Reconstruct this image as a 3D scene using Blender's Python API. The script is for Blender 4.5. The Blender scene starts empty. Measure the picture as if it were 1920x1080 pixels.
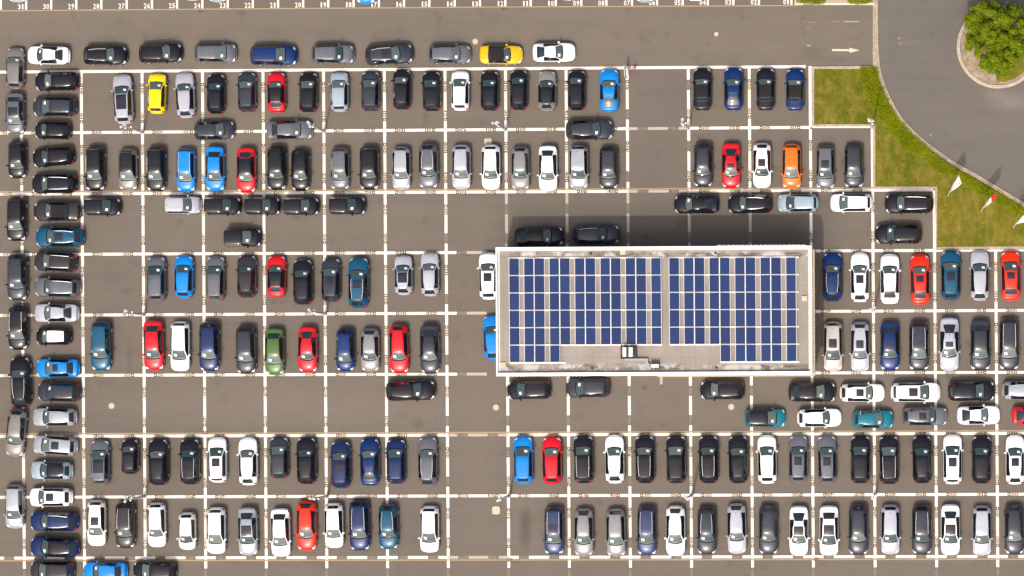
import bpy, math, random
import numpy as np
from mathutils import Vector

random.seed(7)
rng = np.random.default_rng(7)
SC = bpy.context.scene
COL = SC.collection

# ------------------------------------------------------------------ camera, sky, sun, exposure
PX = 18.93                      # photograph pixels per metre on the ground
HCAM = 282.0                    # flying height
NX, NY = (1700 - 960) / PX, (540 - 760) / PX     # the point straight below the camera
cd = bpy.data.cameras.new('camera'); cam = bpy.data.objects.new('camera', cd); COL.objects.link(cam)
cam.location = (NX, NY, HCAM); cam.rotation_euler = (0, 0, 0)
cd.sensor_width = 36.0; cd.lens = 36.0 * PX * HCAM / 1920.0
cd.shift_x = -740 / 1920.0; cd.shift_y = 220 / 1920.0
cd.clip_start = 1.0; cd.clip_end = 3000.0
SC.camera = cam

SUN_EL = math.radians(60.0)
sdx, sdy = 15.3, 64.5           # shadow direction (east, north)
sl = math.hypot(sdx, sdy)
to_sun = Vector((-sdx / sl * math.cos(SUN_EL), -sdy / sl * math.cos(SUN_EL), math.sin(SUN_EL)))
W = bpy.data.worlds.new('World'); SC.world = W; W.use_nodes = True
nt = W.node_tree
sky = nt.nodes.new('ShaderNodeTexSky'); sky.sky_type = 'NISHITA'; sky.sun_disc = False
sky.sun_elevation = SUN_EL
sky.sun_rotation = math.atan2(to_sun.x, to_sun.y)
sky.air_density = 1.0; sky.dust_density = 8.5; sky.ozone_density = 1.0
bg = nt.nodes['Background']; bg.inputs['Strength'].default_value = 0.15
nt.links.new(sky.outputs[0], bg.inputs[0])
ld = bpy.data.lights.new('sun', 'SUN'); ld.energy = 2.0; ld.angle = math.radians(0.55); ld.color = (1.0, 0.955, 0.89)
sun = bpy.data.objects.new('sun', ld); COL.objects.link(sun)
sun.rotation_euler = (-to_sun).to_track_quat('-Z', 'Y').to_euler(); sun.location = (0, 0, 200)
SC.view_settings.view_transform = 'Standard'; SC.view_settings.look = 'None'
SC.view_settings.exposure = 0.28; SC.view_settings.gamma = 1.0

# ------------------------------------------------------------------ helpers
def G(px, py):                  # photograph pixel -> ground point
    return ((px - 960) / PX, (540 - py) / PX)
def P(px, py, z=0.0):           # photograph pixel of a point z metres up -> where it stands
    gx, gy = G(px, py); k = 1 - z / HCAM
    return (NX + (gx - NX) * k, NY + (gy - NY) * k, z)

def mesh(name, verts, faces, mats=(), mi=None, smooth=False):
    me = bpy.data.meshes.new(name); me.from_pydata([tuple(v) for v in verts], [], [tuple(f) for f in faces])
    for m in mats: me.materials.append(m)
    if mi is not None: me.polygons.foreach_set('material_index', list(mi))
    if smooth: me.polygons.foreach_set('use_smooth', [True] * len(me.polygons))
    me.update(); return me
def obj(name, me, parent=None, loc=(0, 0, 0), rotz=0.0):
    o = bpy.data.objects.new(name, me); COL.objects.link(o)
    o.location = loc; o.rotation_euler = (0, 0, rotz)
    if parent is not None: o.parent = parent
    return o
def tag(o, label=None, cat=None, group=None, kind=None):
    if label: o['label'] = label
    if cat: o['category'] = cat
    if group: o['group'] = group
    if kind: o['kind'] = kind
    return o
class MB:
    """collects boxes, tubes and polygons into one mesh"""
    def __init__(s): s.v = []; s.f = []; s.m = []
    def add(s, vs, fs, m=0):
        n = len(s.v); s.v += [tuple(v) for v in vs]; s.f += [tuple(i + n for i in f) for f in fs]; s.m += [m] * len(fs)
    def box(s, x0, x1, y0, y1, z0, z1, m=0, ch=0.0):
        if ch <= 0:
            vs = [(x, y, z) for z in (z0, z1) for x, y in ((x0, y0), (x1, y0), (x1, y1), (x0, y1))]
            s.add(vs, [(3, 2, 1, 0), (4, 5, 6, 7), (0, 1, 5, 4), (1, 2, 6, 5), (2, 3, 7, 6), (3, 0, 4, 7)], m)
        else:
            c = ch
            vs = [(x, y, z0) for x, y in ((x0, y0), (x1, y0), (x1, y1), (x0, y1))] + \
                 [(x, y, z1 - c) for x, y in ((x0, y0), (x1, y0), (x1, y1), (x0, y1))] + \
                 [(x, y, z1) for x, y in ((x0 + c, y0 + c), (x1 - c, y0 + c), (x1 - c, y1 - c), (x0 + c, y1 - c))]
            fs = [(3, 2, 1, 0), (8, 9, 10, 11)]
            for b in (0, 4):
                for k in range(4): fs.append((b + k, b + (k + 1) % 4, b + 4 + (k + 1) % 4, b + 4 + k))
            s.add(vs, fs, m)
    def tube(s, p, q, r0, r1, n=10, m=0, cap=True):
        p = Vector(p); q = Vector(q); d = (q - p).normalized()
        a = d.orthogonal().normalized(); b = d.cross(a)
        vs = []
        for c, r in ((p, r0), (q, r1)):
            for k in range(n):
                t = 2 * math.pi * k / n; vs.append(c + a * (r * math.cos(t)) + b * (r * math.sin(t)))
        fs = [(k, (k + 1) % n, n + (k + 1) % n, n + k) for k in range(n)]
        if cap: fs += [tuple(range(n - 1, -1, -1)), tuple(range(n, 2 * n))]
        s.add(vs, fs, m)
    def poly(s, pts, z, m=0):
        if sum(a[0] * b[1] - b[0] * a[1] for a, b in zip(pts, pts[1:] + pts[:1])) < 0: pts = pts[::-1]
        s.add([(p[0], p[1], z) for p in pts], [tuple(range(len(pts)))], m)
    def prism(s, pts, z0, z1, m=0):
        n = len(pts)
        if sum(a[0] * b[1] - b[0] * a[1] for a, b in zip(pts, pts[1:] + pts[:1])) < 0: pts = pts[::-1]
        vs = [(p[0], p[1], z0) for p in pts] + [(p[0], p[1], z1) for p in pts]
        fs = [tuple(range(n - 1, -1, -1)), tuple(range(n, 2 * n))] + [(k, (k + 1) % n, n + (k + 1) % n, n + k) for k in range(n)]
        s.add(vs, fs, m)
    def ribbon(s, pts, w, z0, z1, m=0, closed=False):
        """kerb of width w to the left of the line, from z0 up to z1"""
        n = len(pts); L = []
        for k in range(n):
            a = Vector(pts[(k - 1) % n] if closed or k > 0 else pts[k]); b = Vector(pts[(k + 1) % n] if closed or k < n - 1 else pts[k])
            d = (b - a).normalized(); nrm = Vector((-d.y, d.x)); L.append(Vector(pts[k]) + nrm * w)
        vs = []
        for k in range(n):
            A, B = pts[k], L[k]
            vs += [(A[0], A[1], z0), (A[0], A[1], z1), (B[0], B[1], z1), (B[0], B[1], z0)]
        fs = []
        for k in range(n if closed else n - 1):
            i, j = 4 * k, 4 * ((k + 1) % n)
            for q in range(4): fs.append((i + q, j + q, j + (q + 1) % 4, i + (q + 1) % 4)[::-1])
        if not closed: fs += [(0, 1, 2, 3), (4 * n - 1, 4 * n - 2, 4 * n - 3, 4 * n - 4)]
        s.add(vs, fs, m)
    def build(s, name, mats, parent=None, loc=(0, 0, 0), rotz=0.0, smooth=False):
        if not isinstance(mats, (list, tuple)): mats = [mats]
        return obj(name, mesh(name, s.v, s.f, mats, s.m, smooth), parent, loc, rotz)

# ------------------------------------------------------------------ materials
class NT:
    def __init__(s, name):
        s.mat = bpy.data.materials.new(name); s.mat.use_nodes = True; s.t = s.mat.node_tree
        s.b = s.t.nodes['Principled BSDF']; s.out = s.t.nodes['Material Output']
        s._co = None
    def n(s, typ, **kw):
        x = s.t.nodes.new(typ)
        for k, v in kw.items(): setattr(x, k, v)
        return x
    def l(s, a, b): s.t.links.new(a, b)
    def pos(s, obj=False):
        if obj: return s.n('ShaderNodeTexCoord').outputs['Object']
        if s._co is None: s._co = s.n('ShaderNodeNewGeometry').outputs['Position']
        return s._co
    def scaled(s, v, sc):
        m = s.n('ShaderNodeMapping'); m.inputs['Scale'].default_value = sc; s.l(v, m.inputs[0]); return m.outputs[0]
    def noise(s, scale, detail=4, rough=.55, vec=None, lo=.35, hi=.65):
        x = s.n('ShaderNodeTexNoise'); x.inputs['Scale'].default_value = scale; x.inputs['Detail'].default_value = detail
        x.inputs['Roughness'].default_value = rough; s.l(vec if vec is not None else s.pos(), x.inputs['Vector'])
        r = s.n('ShaderNodeMapRange'); r.inputs[1].default_value = lo; r.inputs[2].default_value = hi; r.clamp = True
        s.l(x.outputs[0], r.inputs[0]); return r.outputs[0]
    def mix(s, f, a, b):
        m = s.n('ShaderNodeMix', data_type='RGBA')
        for sock, v in ((m.inputs[0], f), (m.inputs[6], a), (m.inputs[7], b)):
            if isinstance(v, (int, float)): sock.default_value = v
            elif isinstance(v, (tuple, list)): sock.default_value = (v[0], v[1], v[2], 1)
            else: s.l(v, sock)
        return m.outputs[2]
    def math(s, op, a, b=0.0):
        m = s.n('ShaderNodeMath', operation=op)
        for sock, v in ((m.inputs[0], a), (m.inputs[1], b)):
            if isinstance(v, (int, float)): sock.default_value = v
            else: s.l(v, sock)
        return m.outputs[0]
    def base(s, c, rough=.8, spec=.3, metal=0.0, coat=0.0):
        if isinstance(c, (tuple, list)): s.b.inputs['Base Color'].default_value = (c[0], c[1], c[2], 1)
        else: s.l(c, s.b.inputs['Base Color'])
        if isinstance(rough, (int, float)): s.b.inputs['Roughness'].default_value = rough
        else: s.l(rough, s.b.inputs['Roughness'])
        s.b.inputs['Specular IOR Level'].default_value = spec; s.b.inputs['Metallic'].default_value = metal
        s.b.inputs['Coat Weight'].default_value = coat; s.b.inputs['Coat Roughness'].default_value = .06
        return s.mat
    def bump(s, h, strength=.3, dist=.02):
        b = s.n('ShaderNodeBump'); b.inputs['Strength'].default_value = strength; b.inputs['Distance'].default_value = dist
        s.l(h, b.inputs['Height']); s.l(b.outputs[0], s.b.inputs['Normal'])

def simple(name, c, rough=.6, spec=.4, metal=0.0, var=.15, scale=6.0, coat=0.0):
    t = NT(name); n = t.noise(scale, 4)
    return t.base(t.mix(n, tuple(x * (1 - var) for x in c), tuple(min(1, x * (1 + var)) for x in c)), rough, spec, metal, coat)

def asphalt(name, c, stains=(), ring=None):
    t = NT(name)
    big = t.noise(.035, 5, .6); mid = t.noise(.35, 5, .6); fine = t.noise(9.0, 3, .7, lo=.25, hi=.75); grain = t.noise(40.0, 2, .7, lo=.2, hi=.8)
    streak = t.noise(1.0, 4, .6, t.scaled(t.pos(), (.05, .9, 1)))
    d = lambda k: tuple(x * k for x in c)
    col = t.mix(big, d(.90), d(1.10))
    col = t.mix(t.math('MULTIPLY', mid, .45), col, d(.80))
    col = t.mix(t.math('MULTIPLY', streak, .55), col, d(1.14))
    col = t.mix(t.math('MULTIPLY', fine, .28), col, d(.72))
    col = t.mix(t.math('MULTIPLY', grain, .22), col, d(1.35))
    blot = t.noise(.5, 2, .5, lo=.62, hi=.76)
    col = t.mix(t.math('MULTIPLY', blot, .5), col, d(.62))
    if ring:                    # lighter and darker wheel tracks curving round the island
        gx, gy = G(*ring); v = t.n('ShaderNodeVectorMath', operation='SUBTRACT'); t.l(t.pos(), v.inputs[0]); v.inputs[1].default_value = (gx, gy, 0)
        ln = t.n('ShaderNodeVectorMath', operation='LENGTH'); t.l(v.outputs[0], ln.inputs[0])
        cx = t.n('ShaderNodeCombineXYZ'); t.l(ln.outputs['Value'], cx.inputs[0]); w = t.noise(.55, 4, .6, cx.outputs[0])
        col = t.mix(t.math('MULTIPLY', w, .30), col, d(.80))
    for (px, py, rx, ry, k, amt) in stains:     # oil marks and tyre rubber on the ground
        gx, gy = G(px, py)
        v = t.n('ShaderNodeVectorMath', operation='SUBTRACT'); t.l(t.pos(), v.inputs[0]); v.inputs[1].default_value = (gx, gy, 0)
        sc = t.scaled(v.outputs[0], (PX / rx, PX / ry, 0))
        ln = t.n('ShaderNodeVectorMath', operation='LENGTH'); t.l(sc, ln.inputs[0])
        r = t.n('ShaderNodeMapRange'); r.inputs[1].default_value = 1.0; r.inputs[2].default_value = .2; t.l(ln.outputs['Value'], r.inputs[0])
        f = t.math('MULTIPLY', t.math('MULTIPLY', r.outputs[0], amt), t.math('ADD', t.math('MULTIPLY', mid, .6), .5))
        col = t.mix(f, col, d(k))
    t.bump(grain, .25, .01)
    return t.base(col, .85, .25)

ASPH = (.127, .107, .087)
LANE = (.134, .113, .091)
M_lot = asphalt('lot_asphalt', ASPH, [(560, 760, 430, 62, 1.2, .8), (890, 870, 60, 300, 1.12, .6), (1230, 250, 60, 300, .94, .6), (985, 990, 16, 60, .5, .8), (975, 945, 30, 14, 1.25, .6), (243, 668, 8, 50, .7, .5), (210, 515, 40, 30, .8, .6), (238, 545, 14, 8, .6, .6),
        (786, 795, 14, 14, .8, .6), (900, 420, 40, 50, 1.12, .6), (1265, 180, 50, 45, .92, .6), (1520, 100, 30, 20, .8, .7), (1570, 112, 60, 12, .78, .7), (1600, 30, 40, 25, .86, .6)])
M_lane = asphalt('lane_asphalt', LANE, [(1520, 100, 30, 20, .8, .7), (1570, 112, 60, 12, .78, .7), (1600, 30, 40, 25, .86, .6), (620, 60, 300, 10, .9, .5), (1000, 100, 400, 9, .92, .5)])
M_road = asphalt('road_asphalt', (.125, .111, .094), [(1900, 190, 60, 26, 1.35, .9), (1865, 176, 30, 14, 1.4, .8), (1770, 60, 20, 60, .9, .7), (1705, 80, 30, 8, 1.2, .5), (1686, 72, 3, 2, 3, .9), (1688, 82, 3, 3, 2.5, .9), (1745, 253, 4, 3, 2.2, .9), (1897, 345, 3, 3, .4, .9)], (1872, 88))

def worn_paint(name, c, wear):
    t = NT(name); n1 = t.noise(3.5, 6, .75, lo=.5, hi=.72); n2 = t.noise(14, 3, .7, lo=.4, hi=.75); tint = t.noise(.25, 3)
    col = t.mix(tint, c, tuple(x * y for x, y in zip(c, (.97, .93, .86))))
    f = t.math('MULTIPLY', t.math('ADD', t.math('MULTIPLY', n1, .7), t.math('MULTIPLY', n2, .4)), wear)
    return t.base(t.mix(f, col, tuple(x * 1.1 for x in ASPH)), .7, .3)
M_line = worn_paint('line_paint', (.80, .745, .66), .5)
M_linefaded = worn_paint('faded_line_paint', (.42, .37, .31), .5)
M_letter = worn_paint('letter_paint', (.80, .72, .57), .2)
M_letterfaded = worn_paint('faded_letter_paint', (.26, .22, .17), .3)
M_arrow = worn_paint('arrow_paint', (.55, .49, .38), .5)
M_scuff = worn_paint('scuffed_marking_paint', (.30, .265, .22), .6)
M_dirt = worn_paint('gutter_silt', (.34, .255, .16), .7)
M_number = worn_paint('number_paint', (.74, .71, .65), .35)

def kerbmat(name, c):
    t = NT(name); n = t.noise(2.5, 6, .7); f = t.noise(22, 2, .6)
    col = t.mix(n, tuple(x * .72 for x in c), tuple(x * 1.1 for x in c)); col = t.mix(t.math('MULTIPLY', f, .3), col, tuple(x * .6 for x in c))
    br = t.n('ShaderNodeTexVoronoi', feature='DISTANCE_TO_EDGE'); br.inputs['Scale'].default_value = 1.0; t.l(t.pos(), br.inputs['Vector'])
    r = t.n('ShaderNodeMapRange'); r.inputs[2].default_value = .035; t.l(br.outputs[0], r.inputs[0])
    col = t.mix(r.outputs[0], tuple(x * .55 for x in c), col)
    return t.base(col, .85, .25)
M_kerb = kerbmat('kerb_concrete', (.42, .34, .25))
M_kerbwhite = kerbmat('white_kerb_stone', (.70, .63, .52))
M_soil = NT('island_soil')
M_soil.base(M_soil.mix(M_soil.noise(1.6, 6, .7), (.20, .15, .10), (.36, .28, .20)), .95, .1); M_soil = M_soil.mat
def lawncolour(t):
    a = t.noise(.20, 5, .6, lo=.40, hi=.60); b = t.noise(.75, 6, .7, lo=.42, hi=.64); c = t.noise(14, 4, .75, lo=.25, hi=.75); s_ = t.noise(1.0, 4, .6, t.scaled(t.pos(), (1.6, .45, 1)), lo=.42, hi=.62)
    col = t.mix(a, (.104, .116, .007), (.205, .160, .020)); col = t.mix(t.math('MULTIPLY', b, .75), col, (.290, .205, .050))
    col = t.mix(t.math('MULTIPLY', s_, .55), col, (.075, .105, .006)); col = t.mix(t.math('MULTIPLY', c, .35), col, (.060, .070, .008)); return col, c
t = NT('lawn_grass'); col, c = lawncolour(t); t.bump(c, .6, .04); M_lawn = t.base(col, .95, .05)
t = NT('grass_blade'); col, c = lawncolour(t); M_grassblade = t.base(col, .9, .05)
def leafmat(name, dark, light, sc=.9):
    t = NT(name); oi = t.noise(sc, 5, .7); g = t.noise(7.0, 2, .6, lo=.3, hi=.7)
    col = t.mix(oi, dark, light); col = t.mix(t.math('MULTIPLY', g, .5), col, tuple(x * 1.5 for x in light))
    t.b.inputs['Transmission Weight'].default_value = 0.0
    m = t.base(col, .7, .06)
    tr = t.n('ShaderNodeBsdfTranslucent'); t.l(col, tr.inputs[0]); ad = t.n('ShaderNodeMixShader'); ad.inputs[0].default_value = .22
    t.l(t.b.outputs[0], ad.inputs[1]); t.l(tr.outputs[0], ad.inputs[2]); t.l(ad.outputs[0], t.out.inputs[0]); return m
M_leaf = leafmat('tree_leaf', (.045, .105, .004), (.190, .230, .008))
M_hedge = leafmat('hedge_leaf', (.100, .150, .002), (.225, .250, .004), .35)
M_bark = simple('bark', (.09, .07, .05), .9, .1, var=.35, scale=8)
M_metal = simple('galvanised_steel', (.46, .46, .45), .5, .5, .15, .12, 3)
M_lampgrey = simple('lamp_grey', (.46, .46, .45), .5, .4, .3, .1, 3)
M_lens = simple('lamp_lens', (.82, .82, .80), .25, .5, 0, .05, 5)
M_black = simple('black_plastic', (.012, .012, .013), .55, .4, 0, .2, 8)
M_cover = simple('manhole_concrete', (.48, .40, .30), .85, .2, 0, .14, 9)
M_iron = simple('cast_iron', (.11, .075, .055), .7, .4, .3, .3, 12)
M_rust = simple('rusty_cover', (.13, .085, .06), .85, .2, 0, .3, 9)
M_redpost = simple('red_plastic', (.50, .035, .018), .4, .4, 0, .1, 6)
M_white = simple('white_metal', (.80, .79, .76), .45, .4, 0, .05, 3)
# ------------------------------------------------------------------ ground, road, lawn, kerbs
m = MB(); m.poly([(-700, -700), (700, -700), (700, 700), (-700, 700)], 0.0)
tag(m.build('asphalt_ground', M_lot), kind='structure')

m = MB(); m.poly([G(-600, 21.0), G(1636.4, 10.0), G(1636.4, 124.2), G(1000, 128.0), G(-600, 139.5)], .003)
tag(m.build('lane', M_lane), kind='structure')

ROADEDGE = [(1646, -400), (1646, -60), (1646, 0), (1646.5, 70), (1648, 105), (1651, 130), (1658, 155), (1669, 182), (1688, 216), (1712, 244), (1741, 269), (1768, 289), (1795, 307), (1830, 326), (1865, 347), (1892, 363), (1920, 380), (2100, 490), (2500, 720)]
def smooth_line(pts, n=5):
    out = []
    for k in range(len(pts) - 1):
        p0 = pts[max(k - 1, 0)]; p1 = pts[k]; p2 = pts[k + 1]; p3 = pts[min(k + 2, len(pts) - 1)]
        for j in range(n):
            t = j / n
            out.append(tuple(.5 * (2 * b + (c - a) * t + (2 * a - 5 * b + 4 * c - d) * t * t + (3 * b - a - 3 * c + d) * t ** 3) for a, b, c, d in zip(p0, p1, p2, p3)))
    out.append(pts[-1]); return out
edge = [G(*p) for p in smooth_line(ROADEDGE)]
m = MB(); far = [G(4000, 720), G(4000, -400)]
tri = []
# fan strips from the curved edge out to the right keep the sheet convex piece by piece
for a, b in zip(edge[:-1], edge[1:]):
    m.poly([a, b, (160.0, b[1]), (160.0, a[1])], .004)
tag(m.build('road', M_road), kind='structure')

# double kerb between the lot or lawn and the road
m = MB()
def offset(pts, w):
    out = []
    for k in range(len(pts)):
        a = Vector(pts[max(k - 1, 0)]); b = Vector(pts[min(k + 1, len(pts) - 1)]); d = (b - a).normalized()
        out.append((pts[k][0] + d.y * w, pts[k][1] - d.x * w))
    return out
sel = [p for p in edge]
m.ribbon(sel, -.20, 0, .10)
in1 = offset(sel, .215)
m.ribbon(in1, -.16, 0, .13)
tag(m.build('road_kerb', M_kerb), kind='structure')
m = MB(); pv = [p for p in in1 if G(0, 126)[1] <= p[1]]; pv = offset(pv, .165)
pv = [p for p in in1 if p[1] > G(0, 128)[1]]
for a, b in zip(pv[:-1], pv[1:]):
    x0 = G(1637.5, 0)[0]
    m.poly([(x0, a[1]), (x0, b[1]), (b[0] - .17, b[1]), (a[0] - .17, a[1])], .07)
m.box(G(1636.5, 0)[0], G(1637.6, 0)[0], G(0, 126)[1], G(0, -400)[1], 0, .07)
tag(m.build('kerb_paving', M_kerb), kind='structure')

def inner(y0, y1):              # kerb line between two picture rows
    return [p for p in offset(sel, .40) if G(0, y1)[1] <= p[1] <= G(0, y0)[1]]
m = MB()
def band(pl, xl, z):
    for a, b in zip(pl[:-1], pl[1:]): m.poly([(xl, a[1]), (xl, b[1]), b, a], z)
pl = inner(126, 236); xl = G(1525, 0)[0]
pl = [(pl[0][0], G(0, 128)[1])] + pl + [(pl[-1][0], G(0, 233)[1])]
pl = [p for p in pl if p[1] >= G(0, 233.2)[1]]
band(pl, xl, .05)
pl2 = inner(233, 350); pl2 = [(pl[-1][0], G(0, 233)[1])] + pl2 + [(pl2[-1][0], G(0, 350)[1])]
band([p for p in pl2 if p[1] >= G(0, 350.2)[1]], G(1641, 0)[0], .05)
pl3 = [p for p in offset(sel, .40) if G(0, 463)[1] <= p[1] <= G(0, 350)[1]]
band([(pl2[-1][0], G(0, 350)[1])] + pl3 + [(pl3[-1][0], G(0, 463)[1])], G(1757, 0)[0], .05)
tag(m.build('lawn', M_lawn), kind='structure')

# straight kerbs round the lawn
def kerbline(name, pts, w, z, mat):
    mm = MB(); mm.ribbon([G(*p) for p in pts], w, 0, z); return tag(mm.build(name, mat), kind='structure')
kerbline('lawn_kerb', [(1636, 129.5), (1526.5, 129.5), (1526.5, 233), (1641, 233), (1641, 350), (1757, 350), (1757, 463), (2200, 460)], -.32, .12, M_kerb)
kerbline('white_kerb', [(1612, 124.2), (1520, 124.6)], .20, .08, M_kerbwhite)
kerbline('lane_kerb', [(-120, 22.2), (480, 17.5), (960, 14), (1496, 11.5)], .12, .05, M_dirt)
kerbline('shrub_bed_kerb', [(1490, -60), (1490, 9.5), (1640, 9.5)], .22, .10, M_kerbwhite)
m = MB(); m.poly([G(1492, -60), G(1492, 8), G(1636, 8), G(1636, -60)], .05)
tag(m.build('shrub_bed_soil', M_soil), kind='structure')
t = NT('clinker_paving'); br = t.n('ShaderNodeTexBrick'); br.inputs['Scale'].default_value = 4.0
br.inputs['Color1'].default_value = (.38, .30, .21, 1); br.inputs['Color2'].default_value = (.46, .36, .25, 1); br.inputs['Mortar'].default_value = (.2, .16, .12, 1)
t.l(t.pos(), br.inputs['Vector']); M_paving = t.base(br.outputs[0], .85, .2)
m = MB(); m.poly([G(1548, -60), G(1548, 8), G(1590, 8), G(1590, -60)], .056)
tag(m.build('footpath', M_paving), kind='structure')

# round traffic island
M_islandkerb = kerbmat('island_kerb_stone', (.52, .44, .34))
IC = G(1872, 88)
circ = lambda r, n=72: [(IC[0] + r * math.cos(2 * math.pi * k / n), IC[1] + r * math.sin(2 * math.pi * k / n)) for k in range(n)]
m = MB(); m.ribbon(circ(4.12), .14, 0, .06, closed=True); m.ribbon(circ(3.96), .15, 0, .13, closed=True)
tag(m.build('island_kerb', M_islandkerb), kind='structure')
m = MB(); m.poly(circ(3.76), .10); tag(m.build('island_soil', M_soil), kind='structure')
m = MB(); m.poly([(IC[0] + 3.6 * math.cos(a) * k, IC[1] + 3.6 * math.sin(a) * k) for a, k in [(-1.75, .62), (-1.6, .96), (-1.35, .98), (-1.1, .97), (-.85, .98), (-.5, .98), (-.1, .97), (.3, .9), (.2, .3), (-.6, .2), (-1.3, .35)]], .112)
tag(m.build('island_grass', M_lawn), kind='structure')

# ------------------------------------------------------------------ painted bay lines and lettering
VX = dict(zip('BCDEFGHIJKLMNOPQR', [45.5, 158.5, 272.5, 385.75, 499.25, 612.75, 726.75, 840.5, 954, 1067.5, 1182, 1296.7, 1411, 1525, 1640.8, 1756.2, 1870.8]))   # right edge of each lettered column at y = 1047
VSL = .0068
def vx(c, y): return VX[c] + VSL * (y - 1047)
HY = [((30, 135), (1500, 125)), ((100, 249), (1490, 239)), ((100, 363.75), (1550, 357)), ((155, 476.75), (1750, 469.5)), ((155, 590.75), (1700, 583)), ((155, 703.75), (1700, 698.75)), ((155, 818), (1640, 813.3)), ((155, 932), (1640, 927.5)), ((155, 1046.2), (1640, 1043.7))]
def hy(i, x):
    (xa, ya), (xb, yb) = HY[i]; return ya + (yb - ya) * (x - xa) / (xb - xa)
COLS = 'ABCDEFGHIJKLMNOPQRST'
def colx(c, y):
    if c in VX: return vx(c, y)
    return {'A': vx('B', y) - 113.5, 'S': vx('R', y) + 115, 'T': vx('R', y) + 230}[c]
LW = 5.3
glyphs = {}
def glyph(ch, off=.0):
    if (ch, off) not in glyphs:
        cu = bpy.data.curves.new('glyph', 'FONT'); cu.body = ch; cu.size = 1.0; cu.resolution_u = 2; cu.offset = off
        ob = bpy.data.objects.new('glyph', cu); COL.objects.link(ob)
        dg = bpy.context.evaluated_depsgraph_get(); me = ob.evaluated_get(dg).to_mesh()
        v = np.array([x.co[:2] for x in me.vertices]); f = [tuple(p.vertices) for p in me.polygons]
        ob.evaluated_get(dg).to_mesh_clear(); bpy.data.objects.remove(ob); bpy.data.curves.remove(cu)
        lo, hi = v.min(0), v.max(0); glyphs[ch, off] = ((v - lo) / np.maximum(hi - lo, 1e-6), f, (hi - lo))
    return glyphs[ch, off]
def text(mb, s, px, py, ang, cw, chh, z, pitch=None, off=.0):
    """letters centred on a picture point; cw, chh = letter width and height in pixels; ang in degrees"""
    pitch = pitch or cw * 1.22; ca, sa = math.cos(math.radians(ang)), math.sin(math.radians(ang)); n = len(s)
    for i, ch in enumerate(s):
        x0 = (i - (n - 1) / 2) * pitch
        if ch == '*':
            q = [(x0 + .26 * chh * math.cos(k * math.pi / 3), .26 * chh * math.sin(k * math.pi / 3)) for k in range(6)]; f = [tuple(range(6))]
        else:
            v, f, sz = glyph(ch, off); w = cw * (.35 if ch in '1I' else 1.0)
            if ch == '1': w = cw * .55
            q = [(x0 + (a - .5) * w, (b - .5) * chh) for a, b in v]
        gx, gy = G(px, py)
        mb.add([(gx + (a * ca - b * sa) / PX, gy + (a * sa + b * ca) / PX, z) for a, b in q], f)
lines, faded, let, letf = MB(), MB(), MB(), MB()
def hseg(xa, xb, i, mb): 
    ya, yb = hy(i, xa), hy(i, xb); h = LW / 2
    mb.add([(*G(xa, ya + h), .009), (*G(xb, yb + h), .009), (*G(xb, yb - h), .009), (*G(xa, ya - h), .009)], [(0, 1, 2, 3)])
def vseg(ya, yb, c, mb):
    h = LW / 2; xa, xb = colx(c, ya), colx(c, yb)
    mb.add([(*G(xa - h, yb if False else ya), .005), (*G(xb - h, yb), .005), (*G(xb + h, yb), .005), (*G(xa + h, ya), .005)], [(0, 1, 2, 3)])
ROFF = {'P': 1, 'Q': 2, 'R': 3, 'S': 3, 'T': 3}
def bay(c, r):
    k = r - ROFF.get(c, 0)
    return '%s%02d' % (c, k) if k > 0 else None
def is_faded(c, r): return (c == 'J' and 3 <= r <= 7) or (c == 'M' and r <= 3) or (r == 3 and c in 'KLMNO') or (r == 6 and c in 'KLMNOP')
def hline(i, cols, labels=True):
    for c in cols:
        pc = COLS[COLS.index(c) - 1]; y = HY[i][0][1]; xa, xb = colx(pc, y), colx(c, y); w = xb - xa
        fd = (i, c) in FADEH; mb = faded if fd else lines; lt = letf if (fd or (i == 8)) else let
        if not labels: hseg(xa, xb, i, mb); continue
        a1, a2, b1, b2 = xa + w * .165, xa + w * .335, xa + w * .665, xa + w * .835
        hseg(xa, a1, i, mb); hseg(a2, b1, i, mb); hseg(b2, xb, i, mb)
        up, dn = bay(c, i), bay(c, i + 1)
        if dn: text(lt, dn + '*', (a1 + a2) / 2, hy(i, a1), 180, 3.75, 5.5, .013, None, .012)
        if up: text(lt, up + '*', (b1 + b2) / 2, hy(i, b1), 0, 3.75, 5.5, .013, None, .012)
FADEH = {(5, 'J'), (4, 'J'), (3, 'J'), (6, 'J'), (8, 'J'), (2, 'M'), (1, 'M')}
hline(0, 'BCDEFGHIJKLM', False); hseg(vx('M', 125), vx('O', 125) - 8, 0, lines); hseg(-80, colx('A', 135), 0, lines)
hline(1, 'BCDEFGHIJKLMNO'); hline(2, 'BCDEFGHIJKLMNOP'); hseg(vx('P', 356), vx('Q', 356) - 3, 2, lines)
hline(3, 'BCDEFGHI'); hline(4, 'BCDEFGHI'); hline(5, 'BCDEFGHI')
for i in (3, 4, 5):
    hseg(vx('I', HY[i][0][1]), vx('I', HY[i][0][1]) + 19, i, lines); hseg(vx('I', 500) + 38, vx('I', 500) + 76, i, faded)
    text(letf, 'J%02d*' % (i + 1), vx('I', 500) + 28, hy(i, 860), 180, 3.75, 5.5, .013, None, .012)
    xa = 1529.0; xb = vx('P', HY[i][0][1]); hseg(xa, xa + 10, i, lines); hseg(xa + 29, xa + 67, i, lines); hseg(xa + 86, xb, i, lines)
    if bay('P', i + 1): text(let, bay('P', i + 1) + '*', xa + 19.5, hy(i, xa), 180, 3.75, 5.5, .013, None, .012)
    text(let, bay('P', i) + '*', xa + 77, hy(i, xa), 0, 3.75, 5.5, .013, None, .012)
hline(3, 'Q'); hseg(vx('Q', 469), 2050, 3, lines); hline(4, 'QRS'); hline(5, 'QRS')
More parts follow.
